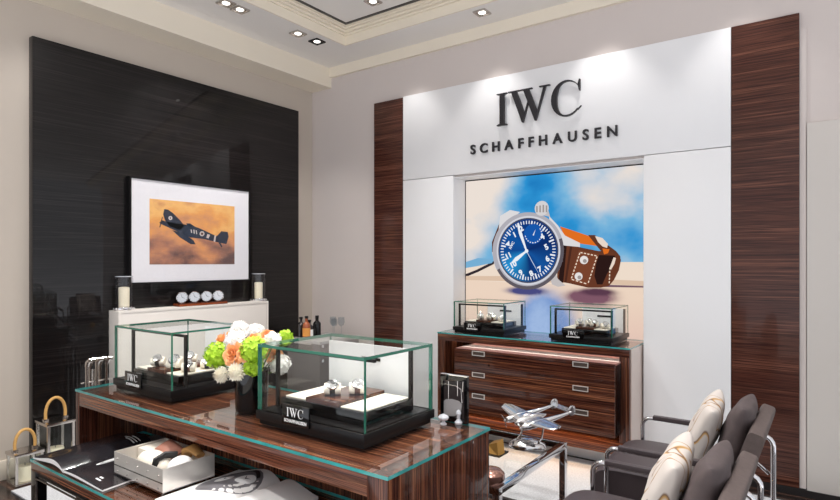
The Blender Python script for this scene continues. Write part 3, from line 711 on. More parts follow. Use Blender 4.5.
# ---------------------------------------------------------------- wrist watches
def watch_proto(dial, strap):
    """a watch on its cream roll, lying at the origin, dial up and tipped to -Y"""
    t = thing('wrist_watch', 'x', 'watch', (0, 0, 0), 'watches on show')
    m = MB(); n = 20
    def roll(u, v):
        a = v*2*math.pi; w = (u-.5)*.062; k = 1-.10*(2*u-1)**4
        return Vector((w, .038*k*math.cos(a), .023+.0225*k*math.sin(a)))
    m.grid(roll, 6, n)
    for u in (0, 1): m.poly([roll(u, j/n) for j in range(n)])
    m.build('roll', 'cream', t)
    rm = Matrix.Rotation(R(50), 3, 'X'); c = Vector((0, -.0255, .0425))
    k = MB().lathe([(.019, -.004), (.0215, -.002), (.0215, .005), (.0195, .008), (.0178, .0075)], c, 26, m=rm)
    k.tube([c+rm @ Vector((.021, 0, .002)), c+rm @ Vector((.026, 0, .002))], .0032, 8)
    k = k.build('case', 'alu', t)
    MB().lathe([(.0178, .0072), (0, .0073)], c, 26, m=rm).build('dial', dial, k)
    h = MB()
    for j in range(12):
        a = j*math.pi/6; d = Vector((math.cos(a), math.sin(a), 0)); nn = Vector((-d.y, d.x, 0))*.0008
        h.poly([c+rm @ (v+Vector((0, 0, .0077))) for v in (d*.012-nn, d*.016-nn, d*.016+nn, d*.012+nn)])
    for a, L in ((.4, .009), (2.2, .013)):
        d = Vector((math.cos(a), math.sin(a), 0)); nn = Vector((-d.y, d.x, 0))*.0008
        h.poly([c+rm @ (v+Vector((0, 0, .0078))) for v in (-nn, d*L-nn, d*L+nn, nn)])
    h.build('hands', 'inkw' if dial != 'dialw' else 'ink', k)
    m = MB()
    def band(u, v):
        a = R(70-360*u); w = (v-.5)*(.020-.004*abs(2*u-1)*0)
        return Vector((w, .0392*math.cos(a), .0235+.0240*math.sin(a)))
    m.grid(band, 24, 1); m.build('strap', strap, t)
    return t
WP = [watch_proto('dialb', 'strapbrown'), watch_proto('dialw', 'strapblack'), watch_proto('dialk', 'alu')]
used = [False]*3
def watch(kind, x, y, z, rz, label, group, s=1.0):
    p = WP[kind]
    if used[kind]:
        o = copy_tree(p, (x, y, z), label, R(rz), group)
    else:
        used[kind] = True; o = p; o.location = (x, y, z); o.rotation_euler.z = R(rz); o['label'] = label; o['group'] = group
    o.scale = (s, s, s)
    return o
# ---------------------------------------------------------------- vitrines
def vitrine(x0, x1, y0, y1, z0, h, base, label, back=None, bars=(1, 1), tray_label='', plate=(.5, .17), g=.008, bar_in=.09):
    t = thing('glass_vitrine', label, 'display case', ((x0+x1)/2, (y0+y1)/2, z0), 'glass watch vitrines')
    zb = z0+base
    boxes((x0+.012, x1-.012, y0+.012, y1-.012, z0+.001, z0+base*.36)).build('plinth', 'black', t)
    boxes((x0, x1, y0, y1, z0+base*.36, zb), bev=.003).build('base', 'black', t)
    i = .006; zt = z0+h
    gm = ['glass', 'edge']
    MB().box(x0+i, x1-i, y0+i, y0+i+g, zb, zt-g, 0, edge_mi=1).build('glass_pane', gm, t)
    MB().box(x0+i, x1-i, y1-i-g, y1-i, zb, zt-g, 0, edge_mi=1).build('glass_pane', gm, t)
    MB().box(x0+i, x0+i+g, y0+i+g, y1-i-g, zb, zt-g, 0, edge_mi=1).build('glass_pane', gm, t)
    MB().box(x1-i-g, x1-i, y0+i+g, y1-i-g, zb, zt-g, 0, edge_mi=1).build('glass_pane', gm, t)
    MB().box(x0+i, x1-i, y0+i, y1-i, zt-g, zt, 0, edge_mi=1).build('glass_lid', gm, t)
    if back:
        yb = y1-i-g-.014
        boxes((back[0], back[1], yb, yb+.01, zb, zt-.03)).build('back_panel', 'white', t)
        boxes((back[1]-.002, back[1]+.012, yb-.004, yb+.012, zb, zt-.03)).build('back_post', 'black', t)
        c = (back[0]*.45+back[1]*.55); w = .055
        boxes((c-w, c+w, yb-.003, yb, zt-.10, zt-.086)).build('name_strip', 'black', t)
    yb = y0+bar_in; m = MB()
    m.box(x0+.03, x1-.03, yb, yb+.014, zt-.034, zt-.022)
    if bars[0]: m.box(x0+.02, x0+.034, yb, yb+.014, zb, zt-.022)
    if bars[1]: m.box(x1-.034, x1-.02, yb, yb+.014, zb, zt-.022)
    m.build('light_bar', 'black', t)
    # riser with cream pads and a sign block
    rx0, rx1, ry0, ry1 = x0+.07, x1-.06, y0+.075, y1-.07
    hr = min(.05, h*.16)
    r = thing('watch_riser', tray_label, 'display riser', ((rx0+rx1)/2, (ry0+ry1)/2, zb), 'risers inside the vitrines')
    boxes((rx0, rx1, ry0, ry1, zb+.001, zb+hr), bev=.002).build('riser_block', 'gloss_black', r)
    w = (rx1-rx0)
    for a, b in ((.03, .30), (.70, .97)): boxes((rx0+w*a, rx0+w*b, ry0+.015, ry1-.015, zb+hr, zb+hr+.006), bev=.002).build('cream_pad', 'cream', r)
    boxes((rx0+w*.31, rx0+w*.69, ry0+.004, ry1-.01, zb+hr, zb+hr+.018), bev=.002).build('centre_board', 'ebx', r)
    pc = x0+(x1-x0)*plate[0]; pw_ = plate[1]*(x1-x0)/.6; ph = .078*h/.33; zp = zb-base*.42
    boxes((pc-pw_*.5, pc+pw_*.5, y0-.010, y0-.0005, zp, zp+ph), bev=.001).build('name_block', 'gloss_black', t)
    lh = ph*.44; iwc('logo', t, 'inkw', (pc-IWCW*lh*.5, y0-.0104, zp+ph*.42), EX, EZ, -EY, lh, .0008, gap=.06)
    me = text_mesh('SCHAFFHAUSEN', ph*.22, .0004, .0005); place_mesh(me, 'lettering', 'inkw', t, (pc, y0-.0106, zp+ph*.13), EX, EZ, -EY)
    return zb+hr, (rx0, rx1, ry0, ry1)
zz, rr_ = vitrine(-1.965, -1.36, 1.55, 2.00, TZ, .335, .058, 'large glass vitrine at the right end of the long table', back=(-1.95, -1.47), bars=(1, 0), tray_label='black riser with cream pads in the large right vitrine', plate=(.42, .15), g=.012)
xc = (rr_[0]+rr_[1])/2
for i, (k, dx, dy, rz) in enumerate(((1, -.03, .10, 42), (0, .045, .17, 42))):
    watch(k, xc+dx, rr_[2]+dy, zz+.018, rz, ('white dial watch, front one on the board in the large vitrine', 'blue dial watch, rear one on the board in the large vitrine')[i], 'watches in the large vitrine', 1.1)
zz, rr_ = vitrine(-3.14, -2.583, 1.535, 1.985, TZ, .338, .055, 'glass vitrine at the left end of the long table beside the flowers', back=(-2.93, -2.62), tray_label='black riser with cream pads in the left table vitrine', plate=(.40, .17), g=.010)
xc = (rr_[0]+rr_[1])/2
for i, (k, dx, dy, z, rz) in enumerate(((1, -.07, .06, .018, 48), (0, .0, .12, .018, 48), (2, .06, .07, .018, 48), (0, .15, .10, .006, 48), (1, .15, .21, .006, 48), (2, -.02, .22, .018, 48))):
    watch(k, xc+dx, rr_[2]+dy, zz+z, rz, ('white dial watch at the front left of the left vitrine', 'blue dial watch in the middle of the left vitrine', 'steel watch beside the centre post of the left vitrine', 'blue dial watch at the right front of the left vitrine', 'white dial watch at the right rear of the left vitrine', 'steel watch at the back of the left vitrine')[i], 'watches in the left vitrine', 1.05)
SZ = .868
for nm, x0, x1, y0, y1 in (('left', -2.545, -2.07, 4.01, 4.415), ('right', -1.70, -1.228, 4.01, 4.415)):
    zz, rr_ = vitrine(x0, x1, y0, y1, SZ, .258, .048, nm+'-hand small glass vitrine on the drawer sideboard', back=(x0+.12, x1-.035), tray_label='black riser with cream pads in the '+nm+' sideboard vitrine', plate=(.40, .20), g=.008, bar_in=.06)
    xc = (rr_[0]+rr_[1])/2
    for i, (k, dx, dy, z) in enumerate(((2, -.06, .07, .018), (1, .0, .12, .018), (0, .05, .07, .018), (2, .12, .10, .006))):
        watch(k, xc+dx, rr_[2]+dy, zz+z, 30, ('steel watch at the left of the ', 'white dial watch at the back of the ', 'blue dial watch at the front of the ', 'steel watch at the right of the ')[i]+nm+' sideboard vitrine', 'watches on the sideboard', .9)

# ================================================================ SIDEBOARD
SX0, SX1, SY0, SY1, SB = -2.655, -1.095, 3.945, 4.43, .13
t = thing('sideboard', 'macassar sideboard with a projecting block of drawers under the lit screen', 'sideboard', ((SX0+SX1)/2, (SY0+SY1)/2, SB))
slab(SX0, SX1, SY0, SY1, SZ-.01, SZ).build('glass_top', ['tglass', 'edget'], t)
boxes((SX0+.002, SX1-.002, SY0+.002, SY1, SZ-.065, SZ-.0105), bev=.001).build('top_board', 'ebx', t)
boxes((SX0+.002, SX0+.07, SY0+.002, SY1, SB+.09, SZ-.065), bev=.001).build('side_panel', 'ebz', t)
boxes((SX1-.07, SX1-.002, SY0+.002, SY1, SB+.09, SZ-.065), bev=.001).build('side_panel', 'ebz', t)
boxes((SX0+.002, SX1-.002, SY0+.002, SY1, SB, SB+.09), bev=.001).build('bottom_board', 'ebx', t)
boxes((SX0+.07, SX1-.07, SY1-.03, SY1, SB+.09, SZ-.065)).build('back_panel', 'ebx', t)
BX0, BX1, BY, BZ0, BZ1 = -2.405, -1.155, 3.815, .282, .772
boxes((BX0, BX1-.012, BY+.02, SY1-.03, BZ0, BZ1-.012), bev=.001).build('drawer_carcass', 'ebx', t)
boxes((BX1-.012, BX1, BY+.02, SY1-.03, BZ0, BZ1-.012)).build('carcass_side', 'gloss_black', t)
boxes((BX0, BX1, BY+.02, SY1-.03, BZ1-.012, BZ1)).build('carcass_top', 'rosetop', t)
boxes((SX1-.002, SX1+.004, SY0+.03, SY1, SB, SZ-.012)).build('end_sheet', 'endpale', t)  # thin pale beige sheet over the right end
dh = (BZ1-BZ0)/3
for i in range(3):
    z1 = BZ1-i*dh-.002; z0 = z1-dh+.004
    d = boxes((BX0, BX1, BY, BY+.02, z0, z1), bev=.0015).build('drawer', 'ebx', t)
    for px in (478.5, 580.5):
        x = P(px, 370, Y=BY).x; m = MB(); hz = z1-.022
        m.box(x-.055, x+.055, BY-.006, BY, hz-.018, hz-.013); m.box(x-.055, x+.055, BY-.006, BY, hz+.013, hz+.018)
        m.box(x-.055, x-.049, BY-.006, BY, hz-.013, hz+.013); m.box(x+.049, x+.055, BY-.006, BY, hz-.013, hz+.013)
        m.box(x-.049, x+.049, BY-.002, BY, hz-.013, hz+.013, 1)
        m.build('handle', ['pull', 'handledark'], d)
    if i == 0:
        x = P(489, 364, Y=BY).x; MB().lathe([(.009, 0), (.009, .004), (0, .004)], (x, BY-.0001, z1-.10), 14, m=Matrix.Rotation(R(90), 3, 'X')).build('lock', 'chrome', d)
l = lamp_obj('cabinet_strip', 'AREA', (-1.88, 4.10, .80), .7, (1, .86, .74), shape='RECTANGLE', size=1.4, size_y=.03)
l = lamp_obj('cabinet_strip', 'AREA', (-1.8, 3.90, .279), 1.8, (1, .6, .32), shape='RECTANGLE', size=1.2, size_y=.02)

# ================================================================ VASE OF FLOWERS, PICTURE FRAME and CRYSTAL on the long table
vx, vy = -2.165, 1.685
v = thing('vase', 'black glossy vase holding the bouquet between the two table vitrines', 'vase', (vx, vy, TZ))
MB().lathe([(0, .001), (.070, .001), (.073, .01), (.077, .185), (.070, .187), (.066, .03), (0, .03)], (vx, vy, TZ), 32).build('body', 'gloss_black', v)
def hydrangea(c, r, m, name, label, n=150, big=.23):
    t = thing(name, label, 'flower', c, 'blooms in the black vase')
    r *= 1.12; mb = MB(); mb.ball(c, r*.82, 0, 12, 8)
    ga = math.pi*(3-5**.5)
    for i in range(n):
        z = 1-2*(i+.5)/n; rr = math.sqrt(1-z*z); a = i*ga
        d = Vector((rr*math.cos(a), rr*math.sin(a), z)); d = (d+Vector([random.uniform(-.12, .12) for _ in range(3)])).normalized()
        d0 = d; d = (d+Vector([random.uniform(-.45, .45) for _ in range(3)])).normalized()
        u = d.orthogonal().normalized(); w_ = d.cross(u); ph = random.random()*6
        o = Vector(c)+d0*r*random.uniform(.80, 1.0)
        for j in range(4):
            b = ph+j*math.pi/2; e = u*math.cos(b)+w_*math.sin(b); f = d.cross(e); s = r*big
            mb.poly([o, o+e*s*.55+f*s*.42+d*s*.10, o+e*s+d*s*.22, o+e*s*.55-f*s*.42+d*s*.10])
    mb.build('petals', m, t, smooth=False)
    MB().tube([Vector(c)-Vector((0, 0, r*.6)), ((c[0]+vx*2)/3, (c[1]+vy*2)/3, TZ+.16), (vx+(c[0]-vx)*.12, vy+(c[1]-vy)*.12, TZ+.06)], .003, 6).build('stem', 'leaf', t)
def rose(c, r, label, tilt):
    t = thing('rose', label, 'flower', c, 'blooms in the black vase'); r *= 1.12
    mb = MB(); d = Vector(tilt).normalized(); q = Vector((0, 0, 1)).rotation_difference(d).to_matrix()
    for lay, (n, rad, op, hh) in enumerate(((3, .22, .1, .95), (4, .42, .35, .9), (5, .68, .7, .72), (6, .95, 1.0, .42))):
        for i in range(n):
            a0 = i*2*math.pi/n+lay*.5; wd = 2*math.pi/n*.75
            def pet(u, w, a0=a0, wd=wd, rad=rad, op=op, hh=hh):
                a = a0+(u-.5)*2*wd*(.6+.4*w)*.8; k = (.25+.75*w**.8)
                rr = r*rad*k*(1+.18*op*w*w); z = r*(hh*w-.35)-r*.15*op*w**3+r*.06*math.sin(u*9+a0)*w-r*.18*(2*u-1)**2*w
                return Vector(c)+q @ Vector((rr*math.cos(a), rr*math.sin(a), z))
            mb.grid(pet, 6, 5)
    mb.build('petals', 'hpeach', t)
    MB().tube([Vector(c)-d*r*.3, ((c[0]+vx*2)/3, (c[1]+vy*2)/3, TZ+.16), (vx+(c[0]-vx)*.12, vy+(c[1]-vy)*.12, TZ+.06)], .003, 6).build('stem', 'leaf', t)
def mum(c, r, label, d):
    t = thing('chrysanthemum', label, 'flower', c, 'blooms in the black vase')
    mb = MB(); mb.ball(c, r*.45, 0, 10, 8); ga = math.pi*(3-5**.5); n = 110
    for i in range(n):
        z = 1-2*(i+.5)/n; rr = math.sqrt(1-z*z); a = i*ga
        e = Vector((rr*math.cos(a), rr*math.sin(a), z)); f = e.orthogonal().normalized()*r*.085; s = r*random.uniform(.85, 1.05)
        o = Vector(c)
        mb.poly([o+e*s*.35-f*.6, o+e*s*.8-f, o+e*s, o+e*s*.8+f, o+e*s*.35+f*.6])
    mb.build('petals', 'hcream', t, smooth=False)
    MB().tube([Vector(c), ((c[0]+vx*3)/4, (c[1]+vy*3)/4, TZ+.19), (vx+(c[0]-vx)*.2, vy+(c[1]-vy)*.2, TZ+.06)], .003, 6).build('stem', 'leaf', t)
def fl(px, py, y): return tuple(P(px, py, Y=y))
hydrangea(fl(218, 355, 1.63), .056, 'hgreen', 'hydrangea', 'lime green hydrangea head at the left of the bouquet')
hydrangea(fl(254, 350, 1.60), .053, 'hgreen', 'hydrangea', 'lime green hydrangea head right of the central peach rose')
hydrangea(fl(253, 366, 1.62), .040, 'hgreen', 'hydrangea', 'small lime green hydrangea head low over the vase rim')
hydrangea(fl(285, 338, 1.78), .034, 'hgreen', 'hydrangea', 'lime green hydrangea head at the far upper right of the bouquet')
hydrangea(fl(240, 331, 1.72), .044, 'hwhite', 'hydrangea', 'white hydrangea head at the very top of the bouquet', 130)
hydrangea(fl(236, 342, 1.62), .048, 'hwhite', 'hydrangea', 'white hydrangea head above the central peach rose', 130)
hydrangea(fl(256, 333, 1.74), .040, 'hwhite', 'hydrangea', 'white hydrangea head at the upper right of the bouquet top', 130)
hydrangea(fl(273, 340, 1.70), .034, 'hwhite', 'hydrangea', 'white hydrangea head beside the left edge of the large vitrine', 120)
hydrangea(fl(280, 364, 1.76), .044, 'hwhite', 'hydrangea', 'white hydrangea head seen through the large vitrine glass', 130)
rose(fl(233, 354, 1.57), .045, 'large peach rose at the centre front of the bouquet', (.3, -1, .35))
rose(fl(222, 339, 1.66), .038, 'peach rose at the upper left of the bouquet', (-.5, -.7, .6))
rose(fl(244, 354, 1.58), .030, 'small peach rose touching the right of the central rose', (.5, -1, .2))
rose(fl(253, 339, 1.65), .030, 'peach rose between two white hydrangeas at upper right', (.2, -.7, .7))
rose(fl(267, 336, 1.72), .034, 'peach rose right of the top white blooms', (.5, -.5, .8))
rose(fl(274, 356, 1.74), .034, 'peach rose behind the left glass edge of the large vitrine', (.6, -.8, .2))
mum(fl(221, 375, 1.60), .040, 'cream chrysanthemum drooping at the lower left of the bouquet', 0)
mum(fl(236, 372, 1.56), .046, 'cream chrysanthemum hanging over the front of the vase', 0)

fx0, fx1, fy = P(440.5, 418, Y=2.05).x, P(467, 418, Y=2.05).x, 2.05
fzt = P(441, 373.5, Y=2.06).z
t = thing('photo_frame', 'black framed photo of a chair at the right rear of the long table', 'picture frame', ((fx0+fx1)/2, fy, TZ))
b = .014
boxes((fx0, fx0+b, fy, fy+.016, TZ+.001, fzt), (fx1-b, fx1, fy, fy+.016, TZ+.001, fzt), (fx0+b, fx1-b, fy, fy+.016, TZ+.001, TZ+.02), (fx0+b, fx1-b, fy, fy+.016, fzt-.02, fzt)).build('frame', 'gloss_black', t)
boxes((fx0, fx1, fy, fy+.016, fzt, fzt+.003)).build('top_edge', 'chrome', t)
M['photok'] = mat('dark_photo_print', (46, 38, 38), .3, noise=.3)
M['photog'] = mat('grey_photo_ink', (150, 146, 146), .4)
boxes((fx0+b, fx1-b, fy+.006, fy+.014, TZ+.02, fzt-.02)).build('photo', 'photok', t)
LAYF = fy+.0055
def fp(px, py): return P(px, py, Y=LAYF)
mb = MB(); mb.poly([fp(*q) for q in ((442.5, 402), (446, 399), (452, 399), (459, 401), (462, 404), (461, 412), (455, 416), (444, 416))]); mb.build('photo_seat', 'photog', t, smooth=False)
mb = MB()
for L in (((442.5, 380), (442.5, 399)), ((442.5, 383.5), (456, 386), (461, 389.5), (462, 403)), ((443, 379.5), (463, 381)), ((448.5, 381), (448.5, 399)), ((457.5, 380), (457.5, 396)), ((463, 381), (462.5, 392))):
    mb.tube([P(*q, Y=LAYF-.0004) for q in L], .0022, 6)
mb.build('photo_outline', 'steel', t)
MB().prism([(fx0+.05, fy+.016, TZ+.001), (fx0+.05, fy+.036, TZ+.001), (fx0+.05, fy+.016, TZ+.12)], (.03, 0, 0)).build('strut', 'black', t)
p = P(448, 423, Z=TZ)
t = thing('crystal_stopper_jar', 'squat cut crystal piece in front of the black photo frame', 'crystal', (p.x, p.y-.035, TZ))
MB().lathe([(0, .001), (.014, .001), (.015, .005), (.008, .011), (.007, .016), (.018, .022), (.023, .028), (.023, .034), (.016, .041), (.008, .044), (.004, .047), (0, .047)], (p.x, p.y-.035, TZ), 10).build('body', 'crystalw', t, smooth=False)
p = P(463, 422, Z=TZ)
t = thing('crystal_figure', 'upright crystal chess-like figure right of the squat crystal piece', 'crystal', (p.x, p.y-.035, TZ))
MB().lathe([(0, .001), (.016, .001), (.017, .008), (.011, .014), (.007, .022), (.009, .036), (.012, .044), (.010, .052), (.006, .058), (0, .060)], (p.x, p.y-.035, TZ), 10).build('body', 'crystalw', t, smooth=False)
# ================================================================ ON THE LOW FOREGROUND TABLE
def magazine(name, label, x0, x1, y0, y1, z, spine, lift, mats, th=.006, shear=0, rl=.8):
    t = thing(name, label, 'magazine', ((x0+x1)/2, (y0+y1)/2, z))
    def prof(u):
        if u < spine:
            k = u/spine; hgt = lift*(math.sin(math.pi*min(1, k**1.8)*.97)**.8 if k > 0 else 0)
            return max(0, hgt)
        k = (1-u)/(1-spine); return lift*rl*(math.sin(math.pi*min(1, k**1.8)*.97)**.8 if k > 0 else 0)
    for nm, a, b in (('left_pages', 0, spine), ('right_pages', spine, 1)):
        m = MB(); n = 22
        top = [[m.bm.verts.new((x0+(x1-x0)*(a+(b-a)*i/n)-shear*(y-y0), y, z+.002+th+prof(a+(b-a)*i/n))) for i in range(n+1)] for y in (y0, y1)]
        bot = [[m.bm.verts.new((x0+(x1-x0)*(a+(b-a)*i/n)-shear*(y-y0), y, z+.001+prof(a+(b-a)*i/n)*.55)) for i in range(n+1)] for y in (y0, y1)]
        for i in range(n):
            m._q([top[0][i], top[0][i+1], top[1][i+1], top[1][i]], 0)
            m._q([bot[0][i], bot[1][i], bot[1][i+1], bot[0][i+1]], 1)
            m._q([bot[0][i], bot[0][i+1], top[0][i+1], top[0][i]], 1)
            m._q([bot[1][i+1], bot[1][i], top[1][i], top[1][i+1]], 1)
        m._q([bot[0][0], top[0][0], top[1][0], bot[1][0]], 1); m._q([bot[0][n], bot[1][n], top[1][n], top[0][n]], 1)
        m.build('pages', mats, t)
    def surf(u, v, dz=.0008): return Vector((x0+(x1-x0)*u-shear*(y1-y0)*v, y0+(y1-y0)*v, z+.002+th+prof(u)+dz))
    return t, surf
def on_page(t, surf, name, cu, cv, ru, rv, m, dz, n=24):
    mb = MB(); mb.grid(lambda a, r: surf(cu+ru*r*math.cos(a*2*math.pi), cv+rv*r*math.sin(a*2*math.pi), dz), n, 4)
    return mb.build(name, m, t)
t, s = magazine('magazine', 'open magazine with dark pages at the left of the low table', -3.125, -2.44, 1.15, 1.60, FZ, .46, .032, ['paperk', 'paperw'], shear=.12, rl=.3)
on_page(t, s, 'watch_photo', .585, .42, .026, .17, 'dialw', .0009)
on_page(t, s, 'watch_photo_dial', .585, .42, .020, .13, 'paperg', .0014)
on_page(t, s, 'watch_photo_face', .585, .42, .016, .10, 'dialw', .0019)
mb = MB()
for u0, u1, v0, v1 in ((.80, .86, .08, .10), (.80, .84, .12, .14), (.30, .42, .80, .82), (.24, .42, .84, .855), (.30, .42, .88, .895)):
    mb.grid(lambda a, b, q=(u0, u1, v0, v1): s(q[0]+(q[1]-q[0])*a, q[2]+(q[3]-q[2])*b, .0009), 4, 2)
mb.build('printed_text', 'inkw', t)
# second magazine lying flat behind it
t = thing('magazine', 'grey closed magazine showing behind the dark open one', 'magazine', (-2.87, 1.62, FZ))
boxes((-2.98, -2.74, 1.602, 1.69, FZ+.001, FZ+.010), bev=.001).build('cover', 'paperg', t)
# chrome tray
p = [P(119, 463, Z=FZ), P(165, 497.5, Z=FZ), P(214, 480, Z=FZ)]
tx0, tx1, ty0, ty1 = -2.57, -2.18, 1.262, 1.50
FZ0, FZ = FZ, FZ+.016
t = thing('valet_tray', 'mirror-polished steel tray of accessories on the low table', 'tray', ((tx0+tx1)/2, (ty0+ty1)/2, FZ))
hw = .098
for q in ((tx0+.03, ty0+.02), (tx1-.03, ty0+.02), (tx0+.03, ty1-.02), (tx1-.03, ty1-.02)):
    MB().lathe([(.008, FZ0+(.0145 if q[0] < -2.45 else .0005)), (.008, FZ+.001)], (q[0], q[1], 0), 10).build('foot', 'steel', t)
boxes((tx0, tx1, ty0, ty1, FZ+.001, FZ+.006)).build('tray_base', 'chrome', t)
for q in ((tx0, tx1, ty0, ty0+.004), (tx0, tx1, ty1-.004, ty1), (tx0, tx0+.004, ty0+.004, ty1-.004), (tx1-.004, tx1, ty0+.004, ty1-.004)):
    o = boxes((q[0], q[1], q[2], q[3], FZ+.006, FZ+hw)).build('wall', 'silver', t)
m = MB()
for i in range(5):
    x = tx0+.03+(tx1-tx0-.06)*i/4
    for z in (.018, .07): m.ball((x, ty0-.001, FZ+z), .004, 0, 8, 6)
m.build('rivets', 'steel', t)
boxes((tx0, tx1, ty0-.002, ty0, FZ+.040, FZ+.043)).build('seam_strip', 'gloss_black', t)
def pillow_mesh(c, sx, sy, sz, rot, pw_=.5, n=14):
    def f(u, v, s):
        a, b = 2*u-1, 2*v-1; k = max(0, (1-a*a)*(1-b*b))**pw_
        pin = 1-.10*(1-abs(a))*abs(b)**3; pin2 = 1-.10*(1-abs(b))*abs(a)**3
        return Vector(c)+rot @ Vector((sx*a*pin2, sy*b*pin, s*sz*k))
    m = MB()
    m.grid(lambda u, v: f(u, v, 1), n, n); m.grid(lambda u, v: f(u, v, -1), n, n)
    return m
I3 = Matrix.Identity(3)
ztr = FZ+.0065
o = boxes((tx0+.012, tx0+.092, ty0+.10, ty1-.02, ztr, ztr+.085), bev=.004).build('cream_box', 'cream'); tag(o, 'cream card box in the left corner of the steel tray', 'box')
o = pillow_mesh((tx0+.155, ty0+.165, ztr+.080), .060, .050, .032, Matrix.Rotation(R(12), 3, 'Y') @ Matrix.Rotation(R(20), 3, 'X')).build('leather_pouch', 'pinkleather'); tag(o, 'dusty pink leather pouch in the steel tray beside the cream box', 'pouch')
o = MB().tube([(tx0+.225, ty0+.20, ztr+.03), (tx0+.24, ty0+.205, ztr+.085), (tx0+.275, ty0+.21, ztr+.10), (tx0+.33, ty0+.21, ztr+.08)], [.012, .02, .02, .014], 10, flat=1.6).build('watch_strap', 'tan'); tag(o, 'tan leather strap roll at the back of the steel tray', 'strap')
# white cushion with a dark strapped watch in the tray
t = thing('watch_cushion', 'white round watch cushion with a black strap at the front of the tray', 'watch cushion', (tx0+.22, ty0+.08, ztr))
MB().ball((tx0+.20, ty0+.07, ztr+.058), (.105, .055, .056), 0, 20, 12).build('cushion', 'cream', t)
MB().ball((tx0+.335, ty0+.11, ztr+.058), (.042, .06, .048), 0, 16, 10).build('side_roll', 'paperw', t)
MB().tube([(tx0+.27, ty0+.030, ztr+.05), (tx0+.275, ty0+.038, ztr+.098), (tx0+.285, ty0+.07, ztr+.112), (tx0+.29, ty0+.12, ztr+.10)], .010, 8, flat=1.6).build('strap', 'strapblack', t)
FZ = FZ0
# white book of chronographs
t, s = magazine('open_book', 'open white book with grey chronograph photos at the bottom edge', -2.165, -1.66, 1.22, 1.615, FZ, .56, .040, ['paperw', 'paperw'], th=.012)
on_page(t, s, 'watch_photo', .28, .62, .27, .34, 'paperg', .0009)
on_page(t, s, 'dial_photo', .40, .70, .085, .11, 'dialw', .0014)
on_page(t, s, 'dial_photo', .16, .66, .085, .10, 'dialw', .0014)
mb = MB()
for u, v in ((.40, .70), (.16, .66)):
    for a, L in ((.5, .05), (2.3, .07)):
        mb.poly([s(u, v-.012, .0019), s(u+L*math.cos(a), v+1.3*L*math.sin(a), .0019), s(u, v+.012, .0019)])
mb.build('hands_photo', 'ink', t)
mb = MB()
mb.grid(lambda a, b: s(.06+.40*a, .90+.05*b-.12*(2*a-1)**2, .0014), 12, 2)
mb.build('strap_photo', 'strapblack', t)

# ================================================================ BAR CABINET in the corner
KX0, KX1, KY0, KY1, KZ = -4.13, -3.70, 3.62, 4.14, .74
t = thing('bar_cabinet', 'grey leather clad trunk cabinet in the corner, bottles standing on it', 'cabinet', ((KX0+KX1)/2, (KY0+KY1)/2, 0))
boxes((KX0, KX1, KY0, KY1, .02, KZ-.03), bev=.006).build('body', 'trunk', t)
boxes((KX0-.005, KX1+.005, KY0-.005, KY1+.005, KZ-.03, KZ), bev=.004).build('top', 'trunktop', t)
for z in (.55, .68):
    boxes((KX1+.0005, KX1+.006, KY0+.02, KY0+.045, z, z+.025)).build('corner_plate', 'chrome', t)
boxes((KX0+.02, KX1-.02, KY0+.02, KY1-.02, .001, .02)).build('foot', 'black', t)
boxes((KX0+.1, KX1-.1, KY0-.008, KY0-.0005, .70, .72)).build('clasp_rail', 'chrome', t)
def bottle(px, py, r, h, m, label, lab=None, neck=.35):
    p = P(px, py, Z=KZ); q = (min(max(p.x, KX0+.06), KX1-.06), min(max(p.y, KY0+.06), KY1-.06), KZ)
    t = thing('bottle', label, 'bottle', q, 'bottles on the corner cabinet')
    MB().lathe([(0, .001), (r, .001), (r, h*.58), (r*.92, h*.66), (r*neck, h*.76), (r*neck, h*.92), (0, h*.92)], q, 20).build('body', m, t)
    MB().lathe([(r*.46, h*.90), (r*.46, h*1.0), (0, h*1.0)], q, 14).build('stopper', 'black', t)
    if lab: MB().lathe([(r*1.01, h*.12), (r*1.01, h*.48)], q, 20).build('paper_label', lab, t)
bottle(301, 337, .036, .19, 'darkglass', 'dark narrow bottle standing nearest the black panel', None)
bottle(304.5, 339, .036, .21, 'amber', 'amber liquor bottle, second from the black panel', 'labelo')
bottle(309.5, 338, .034, .17, 'darkglass', 'dark round bottle with a pale label in the middle of the bottles', 'paperw')
bottle(317, 336.5, .038, .20, 'gloss_black', 'squat black bottle at the right end of the bottles', None, .42)
def wineglass(px, py, h, label):
    p = P(px, py, Z=KZ); q = (min(max(p.x, KX0+.05), KX1-.05), min(max(p.y, KY0+.05), KY1-.05), KZ)
    t = thing('wine_glass', label, 'glass', q, 'stemmed glasses on the corner cabinet')
    MB().lathe([(.032, .001), (.030, .004), (.004, .010), (.004, h*.45)], q, 20).build('stem', 'crystal', t)
    MB().lathe([(.004, h*.45), (.026, h*.55), (.034, h*.72), (.030, h*1.0), (.0285, h*1.0), (.032, h*.72), (.024, h*.57), (.0, h*.48)], q, 20).build('bowl', 'crystal', t)
wineglass(333, 334, .17, 'tall stemmed glass nearest the bottles on the corner cabinet')
wineglass(340, 333, .15, 'shorter stemmed glass in the middle of the glasses')
wineglass(345, 334, .17, 'stemmed glass farthest from the bottles on the corner cabinet')

